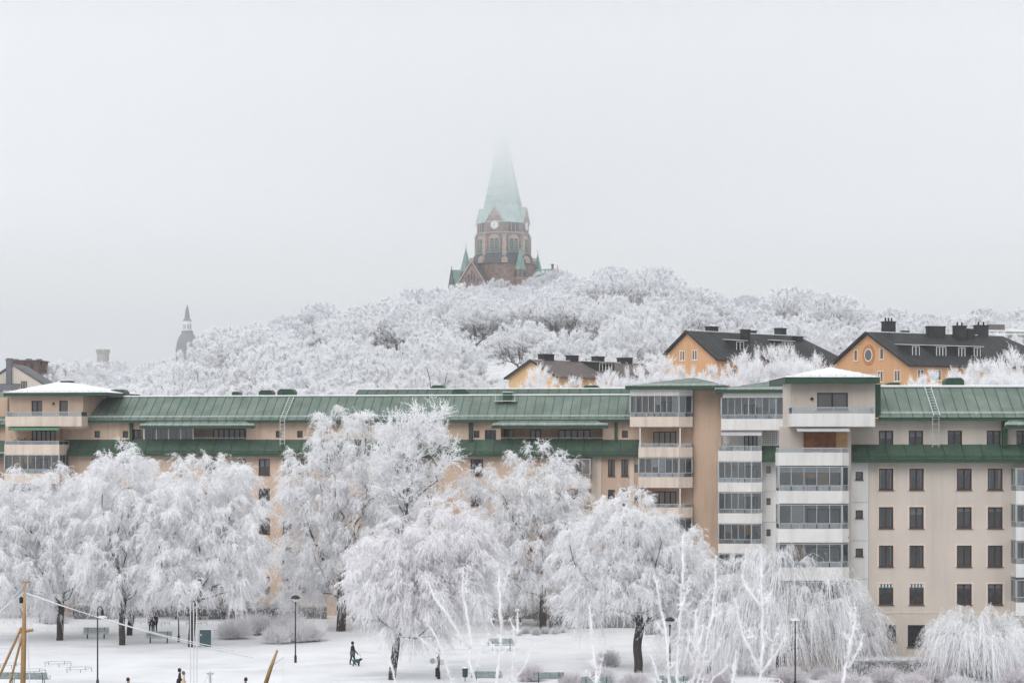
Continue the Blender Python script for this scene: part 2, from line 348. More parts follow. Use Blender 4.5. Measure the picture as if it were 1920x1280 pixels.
rngw = random.Random(5)
_cache = {}
def window(parent, u0, u1, z0, z1, y, n=2, mat=None, flush=False, surround=None, curtain=None, sill=True, name="window", recess=.08):
    """frame mesh with separate panes, sill, curtain and a dark-painted backing for the room behind; origin at the lower corner on the wall plane"""
    mat = mat or M_brown
    w, h = round(u1-u0, 2), round(z1-z0, 2)
    key = (w, h, n, mat.name, flush, surround is not None, sill)
    ya = -.05 if flush else recess
    fw = min(.085, w*.12)
    if key not in _cache:
        fr = MB()
        fr.box(0, w, ya, ya+.09, 0, fw); fr.box(0, w, ya, ya+.09, h-fw, h)
        fr.box(0, fw, ya, ya+.09, fw, h-fw); fr.box(w-fw, w, ya, ya+.09, fw, h-fw)
        pw = (w - 2*fw - (n-1)*fw*1.3) / n
        for i in range(1, n):
            x = fw + i*pw + (i-1)*fw*1.3; fr.box(x, x+fw*1.3, ya+.004, ya+.086, fw, h-fw)
        pane = MB().box(.002, pw-.002, 0, .012, fw+.002, h-fw-.002)
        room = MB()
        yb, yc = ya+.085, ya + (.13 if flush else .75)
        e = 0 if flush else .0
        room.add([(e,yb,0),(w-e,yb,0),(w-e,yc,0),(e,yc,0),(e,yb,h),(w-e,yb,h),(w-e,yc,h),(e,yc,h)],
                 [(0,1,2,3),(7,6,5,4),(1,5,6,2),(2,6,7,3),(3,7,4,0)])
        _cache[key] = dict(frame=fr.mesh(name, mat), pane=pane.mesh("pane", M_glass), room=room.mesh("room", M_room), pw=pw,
                           sill=MB().box(-.05, w+.05, -.09, ya, -.06, -.003).mesh("sill", mat),
                           surround=(MB().box(-.14, 0, -.025, .01, -.06, h+.14).box(w, w+.14, -.025, .01, -.06, h+.14).box(0, w, -.025, .01, h, h+.14)).mesh("surround", surround) if surround else None)
    c = _cache[key]
    o = inst(name, c['frame'], parent, (u0, y, z0))
    for i in range(n):
        inst("pane", c['pane'], o, (fw + i*(c['pw']+fw*1.3), ya+.05, 0))
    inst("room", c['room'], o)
    if sill: inst("sill", c['sill'], o)
    if surround: inst("surround", c['surround'], o)
    cu = curtain if curtain is not None else rngw.choice([None, 'sides', 'sides', 'top', 'blind', 'sides'])
    if not flush and cu:
        yc = ya + .2; m = MB()
        if cu == 'sides':
            k = rngw.uniform(.12, .26)
            for xa, xb in ((fw, w*k), (w*(1-k), w-fw)):
                nn = 5; m = MB()
                for i in range(nn):
                    a = xa+(xb-xa)*i/nn; b = xa+(xb-xa)*(i+1)/nn
                    m.add([(a, yc+.03*(i % 2), fw), (b, yc+.03*((i+1) % 2), fw), (b, yc+.03*((i+1) % 2), h-fw), (a, yc+.03*(i % 2), h-fw)], [(0, 1, 2, 3)])
                m.build("curtain", M_curt, o)
        elif cu == 'top': m.box(fw, w-fw, yc, yc+.02, h*.78, h-fw)
        elif cu == 'blind': m.box(fw, w-fw, yc, yc+.02, h*rngw.uniform(.45, .7), h-fw)
        if cu != 'sides': m.build("curtain", M_curt, o)
    return o

def wall(parent, mat, u0, u1, z0, z1, y, openings=(), t=.25, name="wall"):
    us = sorted({u0, u1, *[min(max(a, u0), u1) for o in openings for a in o[:2]]})
    zs = sorted({z0, z1, *[min(max(a, z0), z1) for o in openings for a in o[2:4]]})
    m = MB()
    for i in range(len(us)-1):
        for j in range(len(zs)-1):
            uc, zc = (us[i]+us[i+1])/2, (zs[j]+zs[j+1])/2
            if any(o[0] < uc < o[1] and o[2] < zc < o[3] for o in openings): continue
            m.add([(us[i], y, zs[j]), (us[i+1], y, zs[j]), (us[i+1], y, zs[j+1]), (us[i], y, zs[j+1])], [(0, 1, 2, 3)])
    for a, b, c, d in [o[:4] for o in openings]:
        m.add([(a,y,c),(b,y,c),(b,y,d),(a,y,d),(a,y+t,c),(b,y+t,c),(b,y+t,d),(a,y+t,d)], [(0,1,5,4),(1,2,6,5),(2,3,7,6),(3,0,4,7)])
    # back skin so that the wall has thickness and ends
    m.add([(u0,y,z0),(u1,y,z0),(u1,y,z1),(u0,y,z1),(u0,y+t,z0),(u1,y+t,z0),(u1,y+t,z1),(u0,y+t,z1)], [(0,4,7,3),(1,2,6,5),(3,7,6,2),(0,1,5,4)])
    return m.build(name, mat, parent)

def ebox(m, a, b, t, z0, z1, off=0.0):          # upright strip along plan edge a->b, thickness t to its left side
    a, b = Vector((a[0], a[1])), Vector((b[0], b[1])); d = (b-a).normalized(); n = Vector((-d.y, d.x))
    p = [a+n*off, b+n*off, b+n*(off+t), a+n*(off+t)]
    m.prism([(q.x, q.y) for q in p], z0, z1)

def balcony(parent, u0, u1, yf, yb, zb, zt, ceil, mat, style, ch=None, npane=None, door=None, backmat=None, sides=(True, True), roommat=None, blind=0.0):
    """one balcony: parapet box with floor (the part) > rail, glazing bars, panes, door"""
    if ch: path = [(u0, yb), (u0, yf), (u1-ch[0], yf), (u1, yf+ch[1]), (u1, yb)]
    else: path = [(u0, yb), (u0, yf), (u1, yf), (u1, yb)]
    edges = list(zip(path[:-1], path[1:]))
    m = MB()
    inner = [(u0+.07, yb-.003), (u0+.07, yf+.07)] + ([(u1-ch[0]-.03, yf+.07), (u1-.07, yf+ch[1]+.03)] if ch else [(u1-.07, yf+.07)]) + [(u1-.07, yb-.003)]
    m.prism(inner, zb+.012, zb+.2)
    for ei, (a, b) in enumerate(edges):
        q = Vector((b[0]-a[0], b[1]-a[1])).normalized()*(.004 if ei % 2 else .007)
        ebox(m, (a[0]+q.x, a[1]+q.y), (b[0]-q.x, b[1]-q.y), .13, zb+(.003 if ei % 2 else 0), zt+(.004 if ei % 2 else 0))
    o = m.build("balcony", mat, parent)
    r = MB()
    topz = zt + (.36 if style != 'open' else .30)
    if style == 'glass': topz = zt+.42
    for a, b in edges:
        ebox(r, a, b, .06, topz, topz+.05, .03)
        L = math.hypot(b[0]-a[0], b[1]-a[1]); k = max(1, round(L/1.4))
        for i in range(k+1):
            p = Vector(a).lerp(Vector(b), min(max(i/k, .02), .98)); q = Vector(b)-Vector(a); q.normalize()
            nn = Vector((-q.y, q.x)); c = p + nn*.06
            r.box(c.x-.022, c.x+.022, c.y-.022, c.y+.022, zt, topz)
    r.build("rail", M_grey, o)
    def panes(z0, z1, width, mat_, frame):
        fm = MB()
        for ei, (a, b) in enumerate(edges):
            if (ei == 0 and not sides[0]) or (ei == len(edges)-1 and not sides[1]): continue
            L = math.hypot(b[0]-a[0], b[1]-a[1])
            k = max(1, round(L/width))
            if npane and ei == 1: k = npane
            ang = math.atan2(b[1]-a[1], b[0]-a[0]); wv = L/k
            key = ("bp", round(wv, 3), round(z1-z0, 3), mat_.name)
            if key not in _cache: _cache[key] = MB().box(.03, wv-.03, .05, .062, 0, z1-z0).mesh("pane", mat_)
            for i in range(k):
                inst("pane", _cache[key], o, (a[0]+(b[0]-a[0])*i/k, a[1]+(b[1]-a[1])*i/k, z0), (0, 0, ang))
            if frame:
                q = Vector((b[0]-a[0], b[1]-a[1])).normalized(); nn = Vector((-q.y, q.x))
                for i in range(k+1):
                    c = Vector(a).lerp(Vector(b), i/k)+nn*.056; hw = .045 if i in (0, k) or (k > 5 and i == k//2) else .024
                    fm.prism([tuple(c+q*-hw+nn*-.03), tuple(c+q*hw+nn*-.03), tuple(c+q*hw+nn*.03), tuple(c+q*-hw+nn*.03)], z0, z1)
                ebox(fm, a, b, .07, z1, z1+.06, .02)
        if frame: fm.build("glazing_bars", M_grey, o)
    if style in ('glazed',):
        panes(topz+.05, ceil-.07, .78, M_glassb, True)
        panes(zt+.005, topz, 1.4, M_rail, False)
    if style in ('glass', 'open'):
        panes(zt+.005, topz, 1.4, M_rail, False)
    if style == 'glazed':                                 # a curtain drawn behind some of the panes
        wv = (path[2][0]-path[1][0])/(npane or 6)
        for i in range(npane or 6):
            if rngw.random() < .22:
                x = path[1][0]+i*wv+.06; zb0 = topz+.1 if rngw.random() < .5 else topz+(ceil-topz)*rngw.uniform(.3, .6)
                MB().box(x, x+wv-.12, yf+.16, yf+.175, zb0, ceil-.1).build("curtain", M_curt if rngw.random() < .6 else M_tan, o)
    if blind:
        bm_ = MB(); ebox(bm_, (path[1][0]+.1, yf), (path[2][0]-.1, yf), .02, ceil-blind, ceil-.08, .1); bm_.build("blind", M_curt, o)
    if door:
        for d in door:
            window(o, d[0], d[1], zb+.22, min(ceil-.25, zb+2.35), yb-.001, n=d[2], flush=True, curtain=False, sill=False, mat=d[3] if len(d) > 3 else M_brown, name="door")
    return o

def seam_roof(parent, u0, u1, ye, ze, yr, zr, mat, step=.9, shear0=0., shear1=0., name="roof", ribs=True, t=.05, guard=True, guardmat=None):
    """sheet-metal slope from eave (ye,ze) to ridge (yr,zr): carrier slab > one sheet per bay with a standing seam, snow rail"""
    m = MB()
    m.slab([(u0, ye, ze-.03), (u1, ye, ze-.03), (u1-shear1, yr, zr-.03), (u0+shear0, yr, zr-.03)], .12)
    m.box(u0, u1, ye-.03, ye+.12, ze-.26, ze-.05)                     # fascia and gutter board
    o = m.build(name, M_green, parent)
    n = max(1, round((u1-u0-shear0-shear1)/step)); w = (u1-u0-shear0-shear1)/n
    nrm = Vector((0, -(zr-ze), yr-ye)).normalized()
    key = ("sheet", round(w, 3), round(ye, 2), round(ze, 2), round(yr, 2), round(zr, 2), mat.name)
    if key not in _cache:
        s = MB(); g = .006
        s.slab([(g, ye-.05, ze), (w-g, ye-.05, ze), (w-g, yr, zr), (g, yr, zr)], .025)
        e = nrm*.05
        s.add([(0-.018, ye-.05, ze), (.018, ye-.05, ze), (.018, yr, zr), (-.018, yr, zr),
               (-.012+e.x, ye-.05+e.y, ze+e.z), (.012+e.x, ye-.05+e.y, ze+e.z), (.012, yr+e.y, zr+e.z), (-.012, yr+e.y, zr+e.z)],
              [(4,5,6,7),(0,1,5,4),(1,2,6,5),(2,3,7,6),(3,0,4,7)], 1)
        _cache[key] = s.mesh("roof_sheet", [mat, M_roofdk if mat is M_roof else M_green])  # seams take a darker green that paints in their shadow lines
    for i in range(n): inst("roof_sheet", _cache[key], o, (u0+shear0+i*w, 0, 0))
    for (a, b, sgn) in ((u0, shear0, 1), (u1, shear1, -1)):
        if b > .05: MB().add([(a, ye-.05, ze+.004), (a+sgn*b, ye-.05, ze+.004), (a+sgn*b, yr, zr+.004)], [(0, 1, 2)] if sgn > 0 else [(0, 2, 1)]).build("roof_sheet", mat, o)
    if guard:
        gm = MB(); p = Vector((0, ye+.12*(yr-ye), ze+.12*(zr-ze))) + nrm*.16
        gm.tube([(u0+.1, p.y, p.z), (u1-.1, p.y, p.z)], .022, 5)
        gm.tube([(u0+.1, p.y-.05, p.z-.09), (u1-.1, p.y-.05, p.z-.09)], .018, 5)
        k = int((u1-u0)/.95)
        for i in range(k+1):
            x = u0+.12+(u1-u0-.24)*i/max(k, 1); gm.box(x-.02, x+.02, p.y-.02, p.y+.02, p.z-.22, p.z+.02)
        gm.build("snow_guard", guardmat or M_zinc, o)
    return o

def hip_roof(parent, u0, u1, y0, y1, ze, apexes, zr, mat, fascia=.28, ov=0.0, name="roof", seams=None):
    """low hipped cap; apexes = [(u,y)] one or two"""
    m = MB(); m.box(u0, u1, y0, y1, ze-fascia, ze); o = m.build(name, M_green, parent)
    c = [(u0-.06, y0-.06), (u1+.06, y0-.06), (u1+.06, y1), (u0-.06, y1)]
    A = apexes if len(apexes) == 2 else [apexes[0], apexes[0]]
    z = ze+.012
    if len(apexes) == 1:
        faces = [[c[0], c[1], A[0]], [c[1], c[2], A[0]], [c[2], c[3], A[0]], [c[3], c[0], A[0]]]
    else:
        faces = [[c[0], c[1], A[1], A[0]], [c[1], c[2], A[1]], [c[2], c[3], A[0], A[1]], [c[3], c[0], A[0]]]
    for f in faces:
        ps = [(p[0], p[1], zr if i >= 2 else z) for i, p in enumerate(f)]
        s = MB().add(ps, [tuple(range(len(ps)))])
        # seams run up the slope
        a, b = Vector(ps[0]), Vector(ps[1]); L = (b-a).length; up = (Vector(ps[2]) if len(ps) == 3 else (Vector(ps[2])+Vector(ps[3]))/2)
        k = max(2, int(L/.8)); dirn = (b-a)/L
        inw = (up-a) - dirn*((up-a).dot(dirn)); H = inw.length
        tl, tr = (Vector(ps[-1])-a).dot(dirn), (Vector(ps[2])-a).dot(dirn)
        for i in range(1, k):
            x = L*i/k
            lim = 1.0
            if x < tl: lim = x/tl
            elif x > tr: lim = (L-x)/(L-tr)
            p = a+dirn*x; q = p+inw*lim*.97
            s.tube([p+Vector((0, 0, .02)), q+Vector((0, 0, .02))], .022, 4, cap=False)
        s.build("roof_sheet", mat, o)
    for (yy, ua, ub) in ((y0-.02, u0, u1),):
        gm = MB(); gm.tube([(ua, yy+.12, ze+.2), (ub, yy+.12, ze+.2)], .022, 5); gm.tube([(ua, yy+.1, ze+.11), (ub, yy+.1, ze+.11)], .016, 5)
        k = int((ub-ua)/.6)
        for i in range(k+1): x = ua+(ub-ua)*i/k; gm.box(x-.02, x+.02, yy+.1, yy+.14, ze, ze+.21)
        gm.build("snow_guard", M_zinc, o)
    return o

def vent_box(parent, u0, u1, y, z0, z1, mat=None, chamf=True, d=1.2):
    w = u1-u0; h = z1-z0; c = min(.25, w*.15) if chamf else 0.02
    m = MB(); prof = [(0, 0), (w, 0), (w, h-c), (w-c, h), (c, h), (0, h-c)]
    n = len(prof)
    m.add([(x, 0, z) for x, z in prof]+[(x, d, z) for x, z in prof], [tuple(range(n)), tuple(range(n, 2*n))[::-1]]+[(i, n+i, n+(i+1) % n, (i+1) % n) for i in range(n)])
    m.box(.08, w-.08, -.012, 0, h*.2, h*.62)
    o = m.build("roof_vent", mat or M_green, parent, (u0, y, z0))
    MB().box(-.03, w+.03, -.03, d+.03, h+.001, h+.05).build("rime_cap", M_snowroof, o) if not chamf else None
    return o

def ladder(parent, pts, w, mat=None, step=.33, name="ladder"):
    """two stiles along a polyline of (u,y,z) with rungs; w is the width along u"""
    m = MB()
    for s in (0, w): m.tube([(p[0]+s, p[1], p[2]) for p in pts], .028, 5)
    for a, b in zip(pts[:-1], pts[1:]):
        a, b = Vector(a), Vector(b); k = max(1, int((b-a).length/step))
        for i in range(k):
            q = a.lerp(b, (i+.5)/k); m.tube([q, q+Vector((w, 0, 0))], .02, 4)
    return m.build(name, mat or M_zinc, parent)

# ================================================================== BUILDING A: the long peach block
FA = Fr((-47.53, 195.0), math.atan2(-10.0, 61.41))
A = empty("apartment_building", (FA.O[0], FA.O[1], 0), FA.a)
tag(A, "long peach apartment building with green seamed roof stretching behind the frosted park trees", "building", "green-roofed apartment buildings")
u = FA.u
uz = FA.uz
zA = lambda py, y=0.0, px=1240: uz(px, py, y)[1]
uL, uR = u(112), u(1200)
EAVE, SK_T, SK_B = 18.68, 16.86, 15.46
rows = [(14.96, 13.40), (12.14, 10.60), (9.32, 7.78), (6.50, 4.96), (3.68, 2.14)]
# --- lower wall with its windows
wins = []
for px0, px1 in ((485, 506), (530, 548), (560, 578), (600, 620), (882, 906), (1140, 1153), (1165, 1178)):
    for zt, zb in rows: wins.append((u(px0), u(px1), zb, zt))
for px0, px1 in ((172, 193), (228, 249), (330, 351), (385, 406), (440, 461)):
    for zt, zb in rows: wins.append((u(px0), u(px1), zb, zt))
smalls = [(u(1190), u(1197), z-1.2, z-.45) for z, _ in rows]
wall(A, M_peach, uL, uR, -.3, SK_B+.2, 0, wins+smalls)
for i, wv in enumerate(wins): window(A, *wv, 0, n=2)
for wv in smalls: window(A, *wv, 0, n=1, curtain=False, sill=False)
# pale vertical bay beside the window pairs
MB().box(u(1108), u(1128), -.12, -.002, -.3, SK_B-.25).build("pale_bay", M_cream, A)
MB().box(u(1181), u(1189), -.08, -.002, -.3, SK_B-.25).build("pale_bay", M_cream, A)
# --- attic storey, set back a little, with two recessed loggias
YA = .55
at = []
for px in (177, 230, 517, 557, 888, 1166): at.append((u(px, YA), u(px, YA)+.56, 16.99, 17.65))
dn = [(u(249, YA), u(268, YA), 16.9, 17.8), (u(909, YA), u(930, YA), 16.6, 17.72)]
log1 = (u(269, YA), u(462, YA), SK_T-.35, 18.05); log2 = (u(939, YA), u(1130, YA), SK_T-.35, 18.1)
wall(A, M_peach, uL-.5, u(1200, YA), SK_T-.6, EAVE+.1, YA, at+dn+[log1, log2])
for wv in at: window(A, *wv, YA, n=1, curtain=False, sill=False)
for wv in dn: window(A, *wv, YA, n=2)
for lg in (log1, log2):
    m = MB(); a, b, c, d = lg; y0, y1 = YA+.25, YA+2.0
    m.add([(a,y0,c),(b,y0,c),(b,y1,c),(a,y1,c),(a,y0,d),(b,y0,d),(b,y1,d),(a,y1,d)], [(0,1,2,3),(7,6,5,4),(1,5,6,2),(2,6,7,3),(3,7,4,0)])
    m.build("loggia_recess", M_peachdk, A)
y1 = YA+1.99
for a, b, n in ((400, 460, 6), (285, 303, 1), (330, 350, 1)): window(A, u(a, y1), u(b, y1), 16.55, 17.85, y1, n=n, flush=True, sill=False, name="loggia_door")
for a, b, n in ((945, 963, 2), (994, 1014, 2), (1047, 1107, 5)): window(A, u(a, y1), u(b, y1), 16.45, 17.75, y1, n=n, flush=True, sill=False, name="loggia_door")
# glazed half of the first loggia
lb = MB(); a, b = u(269, YA)+.05, u(362, YA)
ks = 4
gl = empty("loggia_glazing", parent=A)
bars = MB()
for i in range(ks+1):
    x = a+(b-a)*i/ks; bars.box(x-.05, x+.05, YA+.02, YA+.12, 16.62, 18.0)
bars.box(a-.05, b+.05, YA+.01, YA+.13, 16.52, 16.62); bars.box(a-.05, b+.05, YA+.01, YA+.13, 18.0, 18.049)
col.objects.unlink(gl); bpy.data.objects.remove(gl)
gl = bars.build("loggia_glazing", M_wframe, A)
for i in range(ks):
    MB().box(a+(b-a)*i/ks+.05, a+(b-a)*(i+1)/ks-.05, YA+.06, YA+.075, 16.62, 18.0).build("pane", M_glassb, gl)
for pa, pb, yy in ((363, 460, YA+.05), (939, 1130, YA+.05)):
    m = MB(); m.tube([(u(pa, yy), yy, 16.98), (u(pb, yy), yy, 16.98)], .03, 5)
    k = 8
    for i in range(k+1): x = u(pa, yy)+(u(pb, yy)-u(pa, yy))*i/k; m.box(x-.02, x+.02, yy-.02, yy+.02, 16.5, 16.98)
    m.build("rail", M_zinc, A)
# --- green downpipe pilasters
for px, w in ((243, 5), (879, 7), (1152, 5)):
    MB().box(u(px, .3), u(px+w, .3), .25, YA-.002, SK_T-.4, EAVE).build("pilaster", M_green, A)
# --- roofs
seam_roof(A, u(113, -.7), u(1196, -.7), -.75, SK_B, YA+.05, SK_T, M_roofdk, step=1.7, name="lower_roof", guardmat=M_green)
seam_roof(A, u(158, -.3), u(1190, -.3), -.30, EAVE, 2.75, 21.0, M_roof, step=.88, shear0=1.1, name="roof")
m = MB(); ua, ub = u(158, 2.75)+.3, u(1190, 2.75)
m.slab([(ua, 2.75, 20.98), (ub, 2.75, 20.98), (ub, 8, 20.9), (ua, 8, 20.9)], .15); m.build("roof_deck", M_snowroof, A)
m = MB(); m.tube([(ua, 2.7, 21.06), (ub, 2.7, 21.06)], .07, 6); m.build("ridge_rime", M_snowroof, A)
seam_roof(A, u(668, 8), u(1182, 8), 7.0, 20.95, 9.2, 21.78, M_roofdk, step=1.0, name="rear_roof", guard=False)
m = MB(); m.tube([(u(668, 9.2), 9.2, 21.82), (u(1182, 9.2), 9.2, 21.82)], .06, 6); m.build("ridge_rime", M_snowroof, A)
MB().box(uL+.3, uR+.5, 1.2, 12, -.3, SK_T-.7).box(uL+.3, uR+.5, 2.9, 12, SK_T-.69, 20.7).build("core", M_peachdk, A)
# canopies over the loggias
for pa, pb in ((262, 478), (922, 1141)):
    seam_roof(A, u(pa, -1.1), u(pb, -1.1), -1.15, 18.12, -.28, 18.62, M_roof, step=.9, shear0=.7, shear1=1.3, name="canopy")
for px0, px1, p0, p1, y in ((204, 235, 742, 730, 2.9), (435, 447, 742, 734, 2.9), (485, 510, 742, 731, 2.9), (520, 551, 742, 729, 2.9), (847, 876, 742, 729, 2.9),
                            (808, 832, 735, 722, 9.3), (1093, 1123, 734, 722, 9.3)):
    a, z0 = uz(px0, p0, y); b, z1 = uz(px1, p1, y); vent_box(A, a, b, y, z0-.25, z1)
a, z0 = uz(943, 755, 1.9); b, z1 = uz(958, 735, 1.9); vent_box(A, a, b, 1.9, z0, z1, chamf=False)
m = MB(); a, z0 = uz(928, 752, 1.6); b, _ = uz(968, 752, 1.6); m.box(a, b, 1.3, 1.9, z0, z0+.06)
for x in (a+.1, b-.1): m.tube([(x, 1.35, z0), (x, 1.35, z0+.6)], .025, 4)
m.tube([(a, 1.35, z0+.6), (b, 1.35, z0+.6)], .025, 4); m.build("roof_platform", M_zinc, A)
def roof_pt(px, t, y0=-.35, z0=EAVE, y1=2.75, z1=21.0, off=.14):
    y = y0+(y1-y0)*t; z = z0+(z1-z0)*t+off; return (u(px, y), y-off*.5, z)
p0, p1 = roof_pt(526, 0), roof_pt(549, 1)
ladder(A, [(p0[0], p0[1], p0[2]), (p0[0]+(p1[0]-p0[0])*.3, p1[1], p1[2])], .45)
ladder(A, [(p0[0], -.5, SK_T-.6), (p0[0], -.5, EAVE+.1)], .45)
# --- corner penthouse with the snow roof, px 5..205
yT = -1.0
c0, c1 = u(18, yT), u(156, yT)
zp0, zp1 = zA(800, yT, 60), zA(740, yT, 60)
op = [(u(59, yT), u(79, yT), zA(779, yT, 60), zA(751, yT, 60)), (u(111, yT), u(127, yT), zA(779, yT, 60), zA(751, yT, 60))]
wall(A, M_peach, c0, c1, zp0-.2, zp1, yT, op)
window(A, *op[0], yT, n=2, curtain=False, sill=False, name="door"); window(A, *op[1], yT, n=1, curtain=False, sill=False, name="door")
m = MB(); c2, y2 = u(196, 3.0), 3.0
m.prism([(c0, yT+.26), (c1, yT+.26), (c1+.01, yT+.02), (c2, y2), (c2, 9), (c0, 9)], zp0-.2, zp1-.002); m.build("penthouse_wall", M_peach, A)
hip_roof(A, u(6, yT-.9), u(196, yT-.9)+.2, yT-.9, 7.5, zA(736, yT-.9, 60), [(u(118, 3.3), 3.3)], uz(118, 714, 3.3)[1], M_snowroof, fascia=.3)
vent_box(A, u(113, 2.6), u(131, 2.6), 2.6, uz(118, 718, 2.6)[1], uz(118, 713.5, 2.6)[1], mat=M_darkmet, chamf=False)
m = MB(); lx, lz = uz(101, 756, yT); m.box(lx-.06, lx+.06, yT-.12, yT, lz-.05, lz+.1); m.lathe([(.1, lz-.12), (.14, lz-.05), (.02, lz+.02)], 8, (lx, yT-.16)); m.build("wall_lamp", M_darkmet, A)
yF = -2.6
zz = lambda py: zA(py, yF, 60)
balcony(A, u(10, yF), u(153, yF), yF, yT, zz(799), zz(780.5), zz(745), M_cream, 'glass')
balcony(A, u(8, yF), u(111, yF), yF, .0, zz(852), zz(833), zz(800), M_cream, 'open', door=[(u(60), u(104), 5)])
balcony(A, u(8, yF), u(111, yF), yF, .0, zz(906), zz(887), zz(852), M_cream, 'glazed', door=[(u(40), u(90), 4)])
for k in range(3):
    balcony(A, u(8, yF), u(111, yF), yF, .0, zz(906+54*(k+1)), zz(887+54*(k+1)), zz(852+54*(k+1)), M_cream, 'glazed', door=[(u(40), u(90), 4)])
wall(A, M_peachdk, u(10), uL, -.3, zz(799), 0.001)
MB().slab([(u(14, yF-.6), yF-.5, zz(806)), (u(109, yF-.6), yF-.5, zz(806)), (u(109, yF), yF+.3, zz(799.5)), (u(14, yF), yF+.3, zz(799.5))], .03).build("awning", M_awng, A)
# potted climber on the open balcony
# --- tower A1, px 1172..1350
yW, yB = -.9, -2.9
zb_ = lambda py: zA(py, yB)
wall(A, M_peachdk, u(1199, yW), u(1300, yW), -.3, zb_(731), yW)
MB().box(u(1300, yW-.25), u(1353, yW-.25), yW-.25, 8, -.3, zb_(730)).build("plain_wall", M_peachdk, A)
MB().box(u(1199, yW)+.02, u(1300, yW), yW+.26, 8, -.3, zb_(732)).build("core", M_peachdk, A)
T = [781, 838, 894, 951, 1008, 1065, 1122]
Bm = [800, 857, 914, 970, 1027, 1084, 1141]
ceil = [741, 802, 858, 915, 971, 1028, 1085]
styles = ['glazed', 'open', 'glazed', 'open', 'glazed', 'open', 'glazed']
for i in range(7):
    u0 = u(1181, yB) if i == 0 else u(1197, yB)
    balcony(A, u0, u(1299, yB)-.1, yB, yW, zb_(Bm[i]), zb_(T[i]), zb_(ceil[i]), M_cream, styles[i], ch=(1.15, 1.0), npane=8 if i == 0 else 6,
            door=[(u(1225, yW), u(1268, yW), 4)])
uu0, uu1 = u(1181, yB), u(1299, yB)
m = MB(); m.prism([(uu0, 8), (uu0, yB), (uu1-1.25, yB), (uu1-.1, yB+1.0), (uu1-.1, 8)], zb_(741), zb_(730)); m.build("head_band", M_white, A)
hip_roof(A, u(1172, yB-.5), u(1362, yB-.5), yB-.5, 7, zb_(724), [(u(1300, 1.5), 1.5)], uz(1300, 708, 1.5)[1], M_roof)
# corner posts of the open levels
for px in (1199, 1274):
    for i in (1, 3, 5): x = u(px, yB); MB().box(x, x+.1, yB+.02, yB+.12, zb_(T[i]), zb_(ceil[i])).build("post", M_white, A)
# --- stack A2, px 1346..1475
yB2 = -3.1
zc = lambda py: zA(py, yB2, 1400)
wall(A, M_white, u(1350, yW), u(1480, yW), -.3, zc(733), yW, [(u(1437, yW), u(1445, yW), zc(p+6.5), zc(p-6.5)) for p in (881, 941, 1000, 1058)])
for p in (881, 941, 1000, 1058): window(A, u(1437, yW), u(1445, yW), zc(p+6.5), zc(p-6.5), yW, n=1, curtain=False, sill=False)
for p in (922, 980, 1038): MB().box(u(1430, yW), u(1462, yW), yW-.03, yW-.003, zc(p)-.02, zc(p)+.02).build("joint", M_grey, A)
MB().box(u(1353, yW)+.02, u(1480, yW), yW+.26, 8, -.3, zc(734)).build("core", M_peachdk, A)
T2 = [785, 845, 904, 962, 1019, 1077, 1134]; B2 = [806, 864.5, 922, 981, 1037, 1095, 1152]; C2 = [744, 808, 865, 923, 982, 1038, 1096]
st2 = ['glazed', 'glass', 'glazed', 'glazed', 'glazed', 'glazed', 'glazed']
for i in range(7):
    ua_, ub_ = (1352, 1474) if i == 0 else (1346.5, 1428)
    balcony(A, u(ua_, yB2), u(ub_, yB2), yB2, yW, zc(B2[i]), zc(T2[i]), zc(C2[i]), M_white, st2[i], ch=(.9, .5), npane=8 if i == 0 else 5, door=[(u(1395, yW), u(1420, yW), 3)])
m = MB(); m.prism([(u(1355, yB2), 8), (u(1355, yB2), yB2), (u(1475, yB2), yB2), (u(1475, yB2), 8)], zc(745), zc(734)); m.build("head_band", M_white, A)
hip_roof(A, u(1341, yB2-.5), u(1485, yB2-.5), yB2-.5, 7, zc(731), [(u(1470, 1.5), 1.5)], uz(1470, 711, 1.5)[1], M_roof)
MB().slab([(u(1352, yB2), yB2-.3, zc(816)), (u(1428, yB2), yB2-.3, zc(816)), (u(1428, yB2), yB2+.3, zc(808.5)), (u(1352, yB2), yB2+.3, zc(808.5))], .03).build("awning", M_awn, A)
seam_roof(A, u(1426, -2.3), u(1470, -2.3), -2.3, zc(861), yW+.02, zc(835), M_roofdk, step=1.0, name="lower_roof", guardmat=M_green)
# lattice screen
m = MB(); a, b = u(1431, -1.4), u(1456, -1.4)
for i in range(8):
    x = a+(b-a)*i/7; m.box(x-.015, x+.015, -1.42, -1.40, zc(832), zc(806))
for i in range(8):
    z = zc(832)+(zc(806)-zc(832))*i/7; m.box(a, b, -1.40, -1.38, z-.015, z+.015)
m.build("lattice", M_darkmet, A)
# --- balcony stacks half hidden by the birches
for pa, pb in ((722, 800), (1030, 1107)):
    for k in range(4):
        z = 13.2-2.82*k
        balcony(A, u(pa, -1.4), u(pb, -1.4), -1.4, -.02, z-.95, z, z+1.85, M_cream, 'glazed' if k % 2 == 0 else 'open', door=[(u(pa+18), u(pb-18), 4)])

